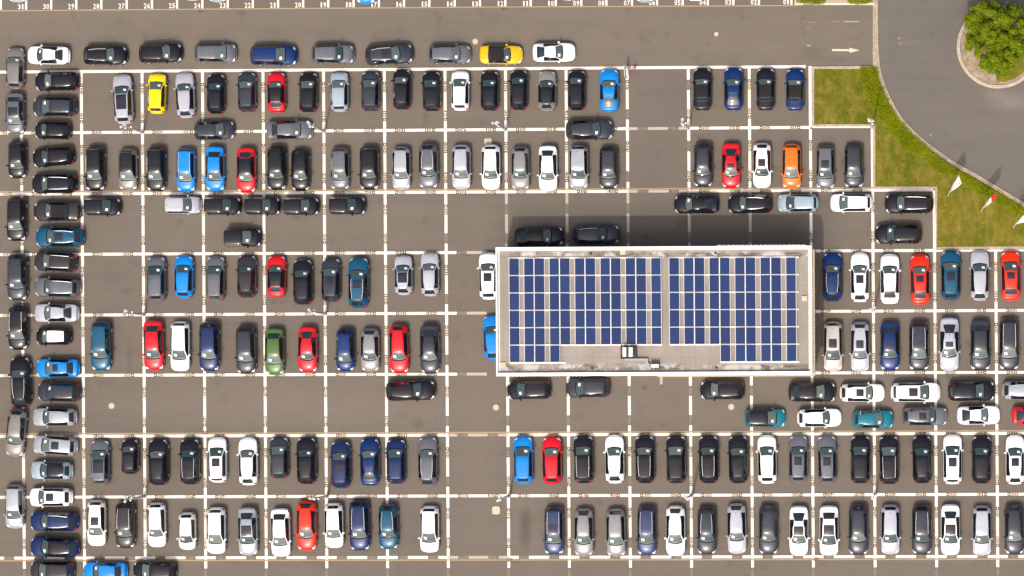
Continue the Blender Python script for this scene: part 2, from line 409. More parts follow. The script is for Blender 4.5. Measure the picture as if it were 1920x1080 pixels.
for i in (6, 7, 8): hline(i, 'BCDEFGHIJKLMNOPQRS')
def vline(c, rows, nolabel=()):
    nc = COLS[COLS.index(c) + 1]
    for r in rows:
        x = colx(c, 500); ya, yb = hy(r - 1, x), hy(r, x); h = yb - ya
        fd = is_faded(c, r) and is_faded(nc, r) or (c == 'J' and r == 3) ; mb = faded if (c in 'KLMN' and r == 3) or (c == 'J' and r == 3) else lines
        a1, a2, b1, b2 = ya + h * .20, ya + h * .37, ya + h * .68, ya + h * .85
        vseg(ya, a1, c, mb); vseg(a2, b1, c, mb); vseg(b2, yb, c, mb)
        t1, t2 = bay(c, r), bay(nc, r); lt1 = letf if is_faded(c, r) or c == 'M' and r < 4 else let; lt2 = letf if is_faded(nc, r) or nc == 'M' else let
        if t1: text(lt1, t1 + '*', colx(c, a1), (a1 + a2) / 2, 90, 3.75, 5.5, .013, None, .012)
        if t2: text(lt2, t2 + '*', colx(c, b1), (b1 + b2) / 2, -90, 3.75, 5.5, .013, None, .012)
    if rows and rows[-1] == 8:
        yb = hy(8, colx(c, 1047)); vseg(yb, yb + 20, c, lines)
        text(letf, bay(c, 9) + '*', colx(c, 1047), yb + 31, 90, 3.75, 5.5, .013, None, .012)
vline('B', range(2, 9))
for c in 'CDEFGHI': vline(c, range(1, 9))
for c in 'JKLMN':
    vline(c, range(1, 4))
    vline(c, range(6, 9))
vseg(124, 242, 'O', lines); vline('O', range(2, 4)); vline('O', range(6, 9))
vseg(240, 357, 'P', lines); vline('P', range(3, 9)); vseg(357, 470, 'Q', lines); vline('Q', range(4, 9)); vline('R', range(4, 9))
def rect(mb, x0, y0, x1, y1, z=.011): mb.poly([G(x0, y0), G(x1, y0), G(x1, y1), G(x0, y1)], z)
rect(lines, 1523, 240, 1636, 236.4, .017)
# numbered bays along the top edge
num = MB(); divs = [1.5, 49, 96, 143, 190, 237.5, 285, 332, 379.5, 427, 474, 521.5, 568.5, 615.5, 663, 710.5, 757.5, 805, 852.5, 900, 947.5, 995, 1042, 1090, 1137, 1185, 1232, 1280, 1327, 1375, 1423, 1484]
for k, x in enumerate(divs):
    yb = 18.5 - x * .0063
    rect(num, x - 2, -95, x + 2, yb)
    if k > 0: text(num, '%02d' % (32 - k), x - 9.6, yb - 5.6, 0, 5.0, 9.6, .011, 6.3, .018)
tag(num.build('bay_numbers', M_number), kind='structure')
tag(lines.build('parking_lines', M_line), kind='structure')
tag(faded.build('faded_parking_lines', M_linefaded), kind='structure')
tag(let.build('bay_lettering', M_letter), kind='structure')
tag(letf.build('faded_bay_lettering', M_letterfaded), kind='structure')
m = MB(); m.poly([G(1560, 91.8), G(1593, 92.3), G(1593, 95.8), G(1560, 95.8)], .011)
m.poly([G(1593, 89.5), G(1612, 94.2), G(1593, 99.2)], .011)
tag(m.build('lane_arrow', M_arrow), kind='structure')
m = MB()
for r in ((1582, 39.2, 1611, 41.6), (1561, 40, 1574, 40.8), (1516.5, 41.6, 1530, 42.6), (1505, 41.2, 1511, 42.2), (1512, 53.6, 1519, 54.6), (1513, 84, 1520, 87)): rect(m, *r)
tag(m.build('worn_lane_markings', M_scuff), kind='structure')
m = MB()
for i, off, x1 in ((2, -4.6, 1640), (6, -4.8, 2050), (8, 5.0, 2050)):
    ya, yb = hy(i, -60), hy(i, x1)
    m.add([(*G(-60, ya + off + 1.3), .0165), (*G(x1, yb + off + 1.3), .0165), (*G(x1, yb + off - 1.3), .0165), (*G(-60, ya + off - 1.3), .0165)], [(0, 1, 2, 3)])
tag(m.build('gutter_channels', M_dirt), kind='structure')

# ------------------------------------------------------------------ covers and drains
def disc(r, n=28): return [(r * math.cos(2 * math.pi * k / n), r * math.sin(2 * math.pi * k / n)) for k in range(n)]
def manhole(px, py, r, label, mat, ring=None):
    x, y = G(px, py); e = tag(obj('manhole_cover', None, None, (x, y, 0)), label, 'manhole cover', 'manhole covers in the asphalt')
    m = MB(); m.ribbon(disc(r / PX), -.07 if ring else -.04, 0, .02, closed=True); m.build('cover_frame', ring or mat, e)
    m = MB(); m.prism(disc(r / PX - .02), 0, .018); m.prism(disc(r / PX * .45), .018, .024); m.build('cover_lid', mat, e)
manhole(891, 78, 4.7, 'pale round cover in the top lane beside the yellow convertible', M_cover)
manhole(1343, 64, 4.6, 'pale round cover with dark ring in the empty top lane', M_cover, M_rust)
manhole(209, 761, 5.0, 'pale round cover in the empty bay at lower left', M_cover)
manhole(930, 764, 5.0, 'pale round cover in the aisle below the left end of the building', M_cover)
manhole(1371, 763, 5.2, 'pale round cover below the black SUV south of the building', M_cover)
manhole(1209, 727, 4.5, 'brown rusty round cover just south of the building', M_rust)
manhole(1210, 443, 4.5, 'brown rusty round cover in the shade north of the building', M_rust)
def plate(px, py, w, h, name, label, mat, cat):
    x, y = G(px, py); m = MB(); W2, H2 = w / PX / 2, h / PX / 2; c = min(W2, H2) * .35
    m.prism([(-W2 + c, -H2), (W2 - c, -H2), (W2, -H2 + c), (W2, H2 - c), (W2 - c, H2), (-W2 + c, H2), (-W2, H2 - c), (-W2, -H2 + c)], 0, .025)
    m.prism([(-W2 * .8, -H2 * .8), (W2 * .8, -H2 * .8), (W2 * .8, H2 * .8), (-W2 * .8, H2 * .8)], .025, .032)
    tag(m.build(name, mat, None, (x, y, 0)), label, cat, 'square covers and drains')
plate(930, 957, 14.5, 15, 'concrete_cover', 'pale square concrete cover in the empty aisle at bottom centre', M_cover, 'cover')
plate(915, 267, 14, 15, 'concrete_cover', 'pale square cover just behind the tail of a white car, upper middle', M_cover, 'cover')
def drain(px, py, label):
    x, y = G(px, py); e = tag(obj('drain_grate', None, None, (x, y, 0)), label, 'drain', 'square covers and drains')
    m = MB(); W2, H2 = .24, .17
    for r in ((-W2, W2, -H2, -H2 + .04), (-W2, W2, H2 - .04, H2), (-W2, -W2 + .04, -H2 + .041, H2 - .041), (W2 - .04, W2, -H2 + .041, H2 - .041)): m.box(*r, 0, .03)
    m.build('grate_frame', M_iron, e)
    m = MB()
    for k in range(5): m.box(-W2 + .05 + k * .08, -W2 + .09 + k * .08, -H2 + .042, H2 - .042, 0, .026)
    m.build('grate_bars', M_rust, e)
for px, py, lb in ((377, 20, 'brown drain grate in the lane kerb below bay 24'), (945, 16, 'grey drain grate in the lane kerb below bay 12'), (1530, 1048.5, 'brown drain grate under the bottom line, right half'), (386, 811, 'brown drain grate in the gutter above the bottom left block'),
                   (956, 1050, 'brown drain grate under the bottom line, middle'), (1530, 808, 'brown drain grate in the gutter below the white wagon, lower right'), (942, 354.5, 'brown drain grate beside a white car in the upper middle')): drain(px, py, lb)
# ------------------------------------------------------------------ the flat-roofed building
BH = 6.07                        # parapet top
RZ = 5.72                        # roof skin
t = NT('roof_bitumen')
a = t.noise(.25, 5, .6); b = t.noise(1.3, 6, .7); c = t.noise(10, 4, .75, lo=.25, hi=.75); st = t.noise(1.0, 5, .65, t.scaled(t.pos(), (.5, 1.6, 1)), lo=.44, hi=.60)
col = t.mix(a, (.235, .205, .175), (.32, .28, .24)); col = t.mix(t.math('MULTIPLY', b, .5), col, (.28, .245, .21)); col = t.mix(t.math('MULTIPLY', c, .3), col, (.20, .18, .16))
# dirty rim where water stands along the north and south edges of the roof
sep = t.n('ShaderNodeSeparateXYZ'); t.l(t.pos(), sep.inputs[0])
yN = P(0, 477, RZ)[1]; yS = P(0, 689, RZ)[1]
def strip(y0, hw):
    d = t.math('ABSOLUTE', t.math('SUBTRACT', sep.outputs[1], y0)); r = t.n('ShaderNodeMapRange'); r.inputs[1].default_value = hw; r.inputs[2].default_value = hw * .3; t.l(d, r.inputs[0]); return r.outputs[0]
rim = t.math('MAXIMUM', strip(yN, .42), strip(yS, .48))
col = t.mix(t.math('MULTIPLY', t.math('MULTIPLY', rim, st), .85), col, (.085, .070, .055)); col = t.mix(t.math('MULTIPLY', rim, t.noise(.8, 4, .6, lo=.5, hi=.6)), col, (.42, .40, .38))
br = t.n('ShaderNodeTexBrick'); br.offset = 0.0; br.inputs['Scale'].default_value = 1.0; br.inputs['Brick Width'].default_value = 1.43; br.inputs['Row Height'].default_value = 7.0; br.inputs['Mortar Size'].default_value = .018
t.l(t.pos(), br.inputs['Vector']); col = t.mix(t.math('MULTIPLY', br.outputs['Fac'], .55), col, (.15, .13, .11))
t.bump(c, .4, .02); M_roof = t.base(col, .9, .2)
M_wall = simple('render_wall', (.55, .53, .50), .85, .2, 0, .08, 2)
M_para = simple('parapet_sheet', (.86, .85, .83), .45, .4, 0, .03, 2)
M_plinth = simple('plinth_stone', (.42, .34, .25), .85, .2, 0, .2, 5)
M_window = simple('window_glass', (.02, .03, .035), .06, .6, 0, .1, 2)
c4 = [P(928.8, 463.4, BH)[:2], P(1521.0, 460.2, BH)[:2], P(1523.0, 703.2, BH)[:2], P(931.0, 705.0, BH)[:2]]
bc = Vector((sum(p[0] for p in c4) / 4, sum(p[1] for p in c4) / 4))
bld = tag(obj('flat_roof_building', None, None, (bc.x, bc.y, 0)), 'low flat roofed building with white parapet covered in solar panels', 'building')
bang = math.atan2(c4[1][1] - c4[0][1], c4[1][0] - c4[0][0]); bld.rotation_euler.z = bang
bw = (Vector(c4[1]) - Vector(c4[0])).length / 2; bd = (Vector(c4[3]) - Vector(c4[0])).length / 2
m = MB(); m.box(-bw + .04, bw - .04, -bd + .04, bd - .04, 0.0, RZ - .02); m.build('wall', M_wall, bld)
m = MB(); m.box(-bw + .34, bw - .34, -bd + .34, bd - .34, RZ - .02, RZ); rf = m.build('roof', M_roof, bld)
m = MB(); m.ribbon([(-bw, -bd), (bw, -bd), (bw, bd), (-bw, bd)], .34, RZ - .3, BH, closed=True); m.build('parapet', M_para, bld)
m = MB(); m.box(bw - .035, bw + .27, -bd - .10, bd - .3, 5.18, 5.40); m.box(-bw + 15.5, bw - .037, -bd - .15, -bd + .035, 5.16, 5.38); m.build('ledge', M_plinth, bld)
m = MB(); m.box(-bw + .02, bw - .02, -bd + .02, bd - .02, 0, .3); m.build('plinth', M_plinth, bld)
def window(x, y, w, z0, z1, ax):
    fr, gl = MB(), MB(); s = .05; d = .06
    def bx(b, u0, u1, zz0, zz1, o0, o1):
        if ax == 'x': b.box(x + u0, x + u1, min(y + o0, y + o1), max(y + o0, y + o1), zz0, zz1)
        else: b.box(min(x + o0, x + o1), max(x + o0, x + o1), y + u0, y + u1, zz0, zz1)
    sg = 1 if (y > 0 if ax == 'x' else x > 0) else -1
    for u0, u1, a, b in ((-w / 2, w / 2, z0, z0 + s), (-w / 2, w / 2, z1 - s, z1), (-w / 2, -w / 2 + s, z0 + s, z1 - s), (w / 2 - s, w / 2, z0 + s, z1 - s), (-s / 2, s / 2, z0 + s, z1 - s)): bx(fr, u0, u1, a, b, -.02 * sg, .03 * sg)
    f = fr.build('window', M_white, bld)
    for u0, u1 in ((-w / 2 + s, -s / 2), (s / 2, w / 2 - s)): bx(gl, u0, u1, z0 + s, z1 - s, -.02 * sg, .012 * sg)
    gl.build('pane', M_window, f)
for k in range(10):
    for z0 in (1.0, 3.6):
        window(-bw + 1.8 + k * (2 * bw - 3.6) / 9, bd - .04, 1.6, z0, z0 + 1.4, 'x'); window(-bw + 1.8 + k * (2 * bw - 3.6) / 9, -bd + .04, 1.6, z0, z0 + 1.4, 'x')
for k in range(4):
    window(bw - .04, -bd + 1.8 + k * (2 * bd - 3.6) / 3, 1.5, 3.6, 5.0, 'y')
    window(-bw + .04, -bd + 1.8 + k * (2 * bd - 3.6) / 3, 1.5, 3.6, 5.0, 'y')
# row of bird spikes along the outer north and east parapet, small shaded teeth on the white edge
def onroof(px, py, z=RZ): return P(px, py, z)
m = MB()
for k in range(58):
    x = bw - .6 - k * .15; m.box(x, x + .07, bd - .01 if False else bd + .002, bd + .07 + .03 * (k % 3), BH - .10, BH - .04)
m.build('eaves_spikes', M_para, bld)
m = MB()
for k in range(62):
    y = bd - 2.0 - k * .17; m.box(bw + .002, bw + .06 + .05 * (k % 2), y, y + .08, BH - .5 - .02 * (k % 3), BH - .34)
m.build('eaves_spikes', M_para, bld)
m = MB()
for k in range(26):
    x = -bw + 1.3 + k * .34; m.box(x, x + .18, -bd - .06, -bd - .002, RZ - .5, RZ - .36)
m.build('eaves_spikes', M_rust, bld)
for px, py in ((1108, 475), (1110, 690), (1341.5, 474), (1343.5, 689)):
    x, y, _ = onroof(px, py); m = MB(); m.ribbon(disc(.10, 14), -.03, 0, .03, closed=True); m.prism(disc(.098, 14), 0, .012)
    o = tag(m.build('roof_drain', M_black, None, (x, y, RZ)), 'black round drain on the roof, %s of the %s edge' % ('left half' if px < 1200 else 'right half', 'north' if py < 500 else 'south'), 'drain', 'roof drains')
for px, py, lb in ((1168, 473, 'beige square vent cover on the roof by the middle of the north edge'), (943.5, 684, 'beige square vent cover in the bottom left roof corner'), (1508.5, 559.5, 'beige square vent cover by the east roof edge')):
    x, y, _ = onroof(px, py); m = MB(); m.box(-.24, .24, -.22, .22, 0, .10); m.box(-.27, .27, -.25, .25, .10, .16, 0, .03)
    tag(m.build('roof_vent', M_cover, None, (x, y, RZ)), lb, 'vent', 'roof vents')

# solar panels
t = NT('solar_cells'); oi = t.n('ShaderNodeObjectInfo')
tc = t.n('ShaderNodeTexCoord')
br = t.n('ShaderNodeTexBrick'); br.offset = 0.0; br.inputs['Scale'].default_value = 1.0; br.inputs['Brick Width'].default_value = .152; br.inputs['Row Height'].default_value = .152; br.inputs['Mortar Size'].default_value = .007
t.l(t.scaled(tc.outputs['Object'], (1, 1, 1)), br.inputs['Vector'])
tone = t.mix(oi.outputs['Random'], (.009, .025, .090), (.011, .034, .118))
pur = t.n('ShaderNodeMapRange'); pur.inputs[1].default_value = .55; pur.inputs[2].default_value = 1.0; t.l(t.math('FRACT', t.math('MULTIPLY', oi.outputs['Random'], 7.31)), pur.inputs[0])
tone = t.mix(t.math('MULTIPLY', pur.outputs[0], .6), tone, (.021, .023, .085))
M_cell = t.base(t.mix(br.outputs['Fac'], tone, (.022, .040, .120)), .3, .25)
M_frame = simple('panel_frame', (.60, .58, .55), .4, .5, .2, .05, 3)
PWm, PHm = 17.6 / PX, 30.2 / PX
fm = MB()
fm.ribbon([(-PWm / 2 - .055, -PHm / 2 - .035), (PWm / 2 + .055, -PHm / 2 - .035), (PWm / 2 + .055, PHm / 2 + .035), (-PWm / 2 - .055, PHm / 2 + .035)], .06, -.03, .012, closed=True)
fme = mesh('panel_frame', fm.v, fm.f, [M_frame], fm.m)
cm = MB(); cm.box(-PWm / 2 + .006, PWm / 2 - .006, -PHm / 2 + .006, PHm / 2 - .006, -.02, .004)
cme = mesh('cells', cm.v, cm.f, [M_cell])
pcols = [964.5, 992.2, 1011.8, 1039.8, 1059.6, 1087.6, 1107.4, 1135.4, 1155.2, 1182.8, 1202.6, 1230.6, 1264.6, 1292, 1312, 1339.7, 1359.6, 1387.8, 1407.6, 1435.6, 1455.6, 1483.6]
prows = [499.4, 532.0, 564.6, 597.2, 629.8, 662.6]
tiltof = [1, -1, 1, -1, 1, -1, 1, -1, 1, -1, 1, -1, 1, -1, 1, -1, 1, -1, 1, -1, 1, -1]
ordn = ['first', 'second', 'third', 'fourth', 'fifth', 'sixth', 'seventh', 'eighth', 'ninth', 'tenth', 'eleventh', 'twelfth', 'thirteenth', 'fourteenth', 'fifteenth', 'sixteenth', 'seventeenth', 'eighteenth', 'nineteenth', 'twentieth', 'twenty-first', 'twenty-second', 'twenty-third', 'twenty-fourth', 'twenty-fifth']
PZ = RZ + .20
proto = obj('solar_panel', fme); protoc = obj('cell_sheet', cme, proto); first = True
for ri, py in enumerate(prows):
    n = 0
    for ci, px in enumerate(pcols):
        if ri == 5 and not (ci <= 3 or ci >= 16): continue
        n += 1
        if first: o = proto; first = False
        else:
            o = proto.copy(); COL.objects.link(o); q = protoc.copy(); COL.objects.link(q); q.parent = o
        yy = py - (px - 1225) * .0035
        xx = px + (py - 580) * .0085
        o.location = P(xx, yy, PZ); o.rotation_euler = (0, math.radians(7 * tiltof[ci]), bang)
        half = 'left' if ci < 12 else 'right'
        k = ci if ci < 12 else ci - 12
        if ri == 5 and ci >= 16: k = ci - 16
        elif ri == 5: k = ci
        where = '%s from left in the %s row, %s block' % (ordn[k], ordn[ri], half)
        tag(o, 'blue solar panel, ' + where, 'solar panel', 'solar panels on the flat roof')
# mounting rails under the panel rows
def rail(px0, px1, py, k, lab):
    x0, y0, _ = P(px0, py - (px0 - 1225) * .0035, RZ + .15); x1, y1, _ = P(px1, py - (px1 - 1225) * .0035, RZ + .15)
    L = math.hypot(x1 - x0, y1 - y0); m = MB(); m.box(0, L, -.085, .085, .06, .13)
    for j in range(int(L / 1.3) + 1): m.box(j * 1.3, min(j * 1.3 + .42, L), -.12, .12, 0, .06, 1); 
    tag(m.build('mounting_rail', [M_frame, M_cover], None, (x0, y0, RZ), math.atan2(y1 - y0, x1 - x0)), lab, 'rail', 'mounting rails between the solar panels')
ys = [483.2] + [(a + b) / 2 for a, b in zip(prows[:-1], prows[1:])] + [679.4]
for k, py in enumerate(ys):
    if k < 5: L_, R_ = (954, 1241), (1255, 1498)
    elif k == 5: L_, R_ = (954, 1241), (1255, 1498)
    else: L_, R_ = (955, 1060), (1350, 1498)
    sx = (py - 580) * .0085
    rail(L_[0] + sx, L_[1] + sx, py, k, 'white mounting rail, %s from the top in the left panel block' % ordn[k])
    rail(R_[0] + sx, R_[1] + sx, py, k, 'white mounting rail, %s from the top in the right panel block' % ordn[k])
# pale walkway strips lie between panel pairs: the roof itself shows there

# air conditioning plant
M_acwhite = simple('plant_housing', (.62, .60, .56), .5, .3, 0, .08, 3); M_plantsteel = simple('plant_steel', (.06, .06, .06), .6, .3, .2, .3, 6)
def acbox(px0, py0, px1, py1, z0, z1, label):
    a = P(px0, py1, z1); b = P(px1, py0, z1); cx, cy = (a[0] + b[0]) / 2, (a[1] + b[1]) / 2; w, h = (b[0] - a[0]) / 2, (b[1] - a[1]) / 2
    e = tag(obj('condenser_unit', None, None, (cx, cy, RZ)), label, 'air conditioner', 'air conditioning units on the roof')
    m = MB(); m.box(-w, w, -h, h, z0 - RZ, z1 - RZ, 0, .03); m.build('housing', M_acwhite, e)
    m = MB()
    for k in range(6): m.box(-w + .03 + k * (2 * w - .06) / 6, -w + .05 + k * (2 * w - .06) / 6, -h - .006, -h + .004, z0 - RZ + .08, z1 - RZ - .1)
    m.build('grille', M_black, e)
    m = MB()
    for sx in (-1, 1):
        m.box(sx * (w - .03) - .03, sx * (w - .03) + .03, -h - .12, h + .12, .10, z0 - RZ)
        for sy in (-1, 1): m.box(sx * (w - .03) - .04, sx * (w - .03) + .04, sy * (h + .06) - .04, sy * (h + .06) + .04, 0, .10)
    m.build('stand', M_black, e)
acbox(1167.2, 650.8, 1174.2, 669, RZ + .35, RZ + 1.15, 'white upright air conditioner, left of the pair on the roof plant stand')
acbox(1178.6, 650.8, 1186.4, 669, RZ + .35, RZ + 1.15, 'white upright air conditioner, right of the pair beside the black pipes')
acbox(1220.2, 682.5, 1235.2, 689.2, RZ + .3, RZ + .75, 'low white air conditioner at the end of the grey duct')
def rp(px, py, z): return Vector(P(px, py, RZ + z))
m = MB()
for a, b in (((1164.5, 648), (1164.5, 672.5)), ((1164.5, 672), (1193, 672)), ((1193, 648), (1193, 672)), ((1164.5, 648.5), (1193, 648.5))): m.tube(rp(*a, .18), rp(*b, .18), .05, .05, 6)
for p in ((1164.5, 649), (1164.5, 671.5), (1193, 649), (1193, 671.5)): m.tube(rp(*p, 0), rp(*p, .5), .06, .06, 6)
tag(m.build('plant_stand', M_plantsteel), 'black steel stand under the two upright air conditioners', 'stand')
m = MB()
for x in (1188.5, 1190.5, 1192.3): m.tube(rp(x, 648, .45), rp(x, 671, .45), .035, .035, 7); 
m.tube(rp(1187, 655, .46), rp(1194, 655, .46), .03, .03, 6); m.tube(rp(1187, 664, .46), rp(1194, 664, .46), .03, .03, 6)
tag(m.build('pipe_bundle', M_plantsteel), 'black insulated pipes beside the upright air conditioners', 'pipes')
def duct(pts, w, z):
    for a, b in zip(pts[:-1], pts[1:]):
        A, B = rp(*a, z), rp(*b, z); 
        m.box(min(A.x, B.x) - w / 2, max(A.x, B.x) + w / 2, min(A.y, B.y) - w / 2, max(A.y, B.y) + w / 2, RZ + z - .08, RZ + z + .06 + .003 * len(m.v) / 8)
M_duct = simple('duct_grey', (.30, .30, .30), .6, .3, 0, .15, 3)
m = MB(); duct([(1173, 674.3), (1213, 674.3), (1213, 683), (1216.5, 683), (1216.5, 688)], .20, .32)
for p in ((1175, 676), (1190, 676), (1205, 676), (1213, 680)): m.tube(rp(*p, 0), rp(*p, .3), .03, .03, 6)
tag(m.build('cable_duct', M_duct), 'grey cable duct stepping between the air conditioners on the roof', 'duct')
m = MB()
for x in (1222, 1228.5, 1235.5): m.tube(rp(x, 674, .3), rp(x, 694, .3), .035, .035, 6); m.tube(rp(x, 674, 0), rp(x, 674, .3), .03, .03, 6); m.tube(rp(x, 694, 0), rp(x, 694, .3), .03, .03, 6)
m.tube(rp(1222, 678, .32), rp(1236, 678, .32), .03, .03, 6)
tag(m.build('plant_stand', M_rust), 'brown steel frame under the low white air conditioner', 'stand')
# floodlight on the south wall
x, y, _ = P(1240, 704, 5.2); e = tag(obj('wall_light', None, None, (x, y, 5.2)), 'grey floodlight on a bracket over the south wall of the building', 'light')
m = MB(); m.box(-.13, .13, -.58, .02, -.03, .05); m.box(-.10, .10, -.03, .03, -.12, .12); m.build('bracket', M_duct, e)
m = MB(); m.box(-.15, .15, -.86, -.58, -.12, .08, 0, .03); m.build('lamp_head', M_duct, e)

# ------------------------------------------------------------------ lamp posts
LH = 7.2
def make_lamp():
    e = obj('lamp_post', None)
    m = MB(); m.box(-.16, .16, -.16, .16, 0, .05); m.tube((0, 0, .05), (0, 0, 1.4), .16, .15, 12); m.tube((0, 0, 1.4), (0, 0, LH - .2), .12, .07, 12); m.build('pole', M_metal, e)
    m = MB(); m.box(-.14, .14, -.04, .04, LH - .22, LH - .14); m.box(-.04, .04, -.16, .16, LH - .139, LH - .08); m.box(-.09, .09, -.09, .09, LH - .3, LH - .225); m.build('crossbar', M_metal, e)
    for sx, sy in ((-1, -1), (1, 1)):
        m = MB(); m.box(sx * .17 - .13, sx * .17 + .13, sy * .15 - .12, sy * .15 + .12, LH - .08 + .01 * sx, LH + .10 + .02 * sy, 0, .04); h = m.build('lamp_head', M_lampgrey, e)
        m = MB(); m.box(sx * .17 - .10, sx * .17 + .10, sy * .15 - .09, sy * .15 + .09, LH - .10 + .01 * sx, LH - .083 + .01 * sx); m.build('lens', M_lens, h)
    for z, a in ((5.0, .3), (5.5, 2.4), (6.0, 4.2)):
        m = MB(); m.tube((0, 0, z), (.20 * math.cos(a), .20 * math.sin(a), z + .02), .03, .03, 6); m.box(.20 * math.cos(a) - .07, .20 * math.cos(a) + .07, .20 * math.sin(a) - .07, .20 * math.sin(a) + .07, z - .06, z + .08, 0, .02); m.build('camera', M_lens, e)
    return e
lamp0 = make_lamp()
def copy_tree(o, parent=None):
    c = o.copy(); COL.objects.link(c)
    if parent is not None: c.parent = parent
    for ch in list(o.children): copy_tree(ch, c)
    return c
lamps = [(268, 248.3, 'behind the silver wagon with black roof glass, top left'), (608, 246.5, 'beside the grey sedan lying crosswise near the top'), (948, 243.5, 'between white and black cars in the upper middle'), (1290, 241.5, 'left of the black convertible, upper right'), (1634.5, 239, 'at the lower right corner of the square lawn'),
         (270.5, 590, 'above the red fastback at middle left'), (610.5, 588.5, 'above the royal blue small car, left of the building'), (1637.5, 583, 'right of the building between white cars'),
         (271.5, 931.3, 'above the brownish black SUV, bottom left block'), (613.5, 930.5, 'beside the orange red car, bottom block'), (954.5, 930.3, 'beside the empty aisle at bottom centre'), (1297, 928.8, 'in the middle of the bottom right block'), (1640.5, 927.4, 'second from the right end, bottom right block')]
for k, (px, py, lb) in enumerate(lamps):
    o = lamp0 if k == 0 else copy_tree(lamp0)
    x, y = G(px, py); o.location = (x, y, 0); o.rotation_euler.z = k * 1.3
    tag(o, 'grey lamp post ' + lb, 'lamp post', 'lamp posts in the parking lot')

# ------------------------------------------------------------------ sign, red post, flags
x, y, _ = P(1170.8, 133, 1.9); e = tag(obj('notice_board', None, None, (x, y, 0)), 'grey notice board on two posts, edge on, beside the bright blue coupe', 'sign')
m = MB(); m.box(-.045, .045, -.60, .60, .75, 1.95, 0, .01); b = m.build('board', M_lampgrey, e); b.rotation_euler.z = math.radians(5)
for s in (-.45, .45): m = MB(); m.tube((.07 + .04 * s, s, 0), (.07 + .04 * s, s, 1.98), .035, .035, 8); m.build('post', M_metal, e)
x, y, _ = P(1188, 128.5, .8); e = tag(obj('marker_post', None, None, (x, y, 0)), 'short red and white round post on the top line beside the notice board', 'post')
m = MB(); m.tube((0, 0, 0), (0, 0, .78), .13, .13, 16); m.tube((0, 0, .78), (0, 0, .84), .15, .10, 16); m.build('post_body', M_redpost, e)
m = MB(); m.tube((0, 0, .5), (0, 0, .64), .134, .134, 16, cap=False); m.tube((0, 0, .8405), (0, 0, .855), .06, .05, 12); m.build('white_band', M_white, e)
x, y, _ = P(1180, 128.5, .2); m = MB(); m.box(-.14, .14, -.10, .10, 0, .22, 0, .04); m.tube((0, 0, .22), (0, 0, .34), .05, .04, 10)
tag(m.build('junction_box', M_lampgrey, None, (x, y, 0)), 'small grey box between the notice board and the red post', 'box')

M_cloth = simple('flag_cloth', (.82, .81, .80), .8, .1, 0, .04, 3); M_redcloth = simple('red_flag_cloth', (.62, .035, .045), .8, .1, 0, .08, 3); M_ink = simple('flag_print', (.07, .08, .13), .8, .1, 0, .1, 3)
def flag(A, B1, B2, redfrom, marks, label):
    zt, zb = 5.6, 3.7
    ax, ay, _ = P(*A, 4.9); e = tag(obj('banner_flag', None, None, (ax, ay, 0)), label, 'flag', 'flags on the lawn')
    m = MB(); m.tube((0, 0, 0), (0, 0, zt + .15), .045, .025, 10); m.tube((0, 0, 0), (0, 0, .25), .05, .045, 10); m.build('flagpole', M_white, e)
    b1 = P(*B1, 5.2); b2 = P(*B2, 4.3)
    c00, c01 = Vector((.04, 0, zt)), Vector((.04, 0, zb)); c10, c11 = Vector((b1[0] - ax, b1[1] - ay, b1[2])), Vector((b2[0] - ax, b2[1] - ay, b2[2]))
    nu, nv = 16, 8
    def pt(u, v):
        p = c00.lerp(c10, u).lerp(c01.lerp(c11, u), v); d = (c10 - c00).normalized(); s = Vector((-d.y, d.x, .6)).normalized()
        return p + s * (.10 * math.sin(u * 5.5 + v * 1.5) * u * (1 - .3 * u)) + Vector((0, 0, -.15 * math.sin(math.pi * u) * v))
    vs, fs, mi = [], [], []
    for th in (0, -.012):
        n = len(vs)
        for i in range(nu + 1):
            for j in range(nv + 1): vs.append(pt(i / nu, j / nv) + Vector((0, 0, th)))
        for i in range(nu):
            for j in range(nv):
                a = n + i * (nv + 1) + j; q = (a, a + nv + 1, a + nv + 2, a + 1); fs.append(q); mi.append(1 if i / nu >= redfrom else 0)
    obj('cloth', mesh('cloth', vs, fs, [M_cloth, M_redcloth], mi, True), e)
    if marks:
        vs, fs = [], []
        for k, (u, v, w, h) in enumerate(marks):
            n = len(vs); vs += [pt(u, v) + Vector((0, 0, .02)), pt(u + w, v) + Vector((0, 0, .02)), pt(u + w, v + h) + Vector((0, 0, .02)), pt(u, v + h) + Vector((0, 0, .02))]; fs.append((n, n + 1, n + 2, n + 3))
        obj('print', mesh('print', vs, fs, [M_ink]), e)
flag((1779.5, 360.5), (1796.5, 328), (1803.5, 344), 2, [(.68, .72, .05, .14), (.75, .72, .04, .14), (.81, .72, .07, .16), (.90, .70, .05, .2), (.5, .76, .03, .1), (.56, .76, .03, .1)], 'white wing shaped flag with small dark print, leftmost of the lawn flags')
flag((1842.5, 390), (1867, 357), (1868, 372), .62, [(.42, .5, .03, .12), (.47, .5, .03, .12)], 'white flag with red end, middle of the three lawn flags')
flag((1904, 420), (1929, 393), (1934, 411), 2, None, 'plain white flag cut off by the right edge of the lawn')

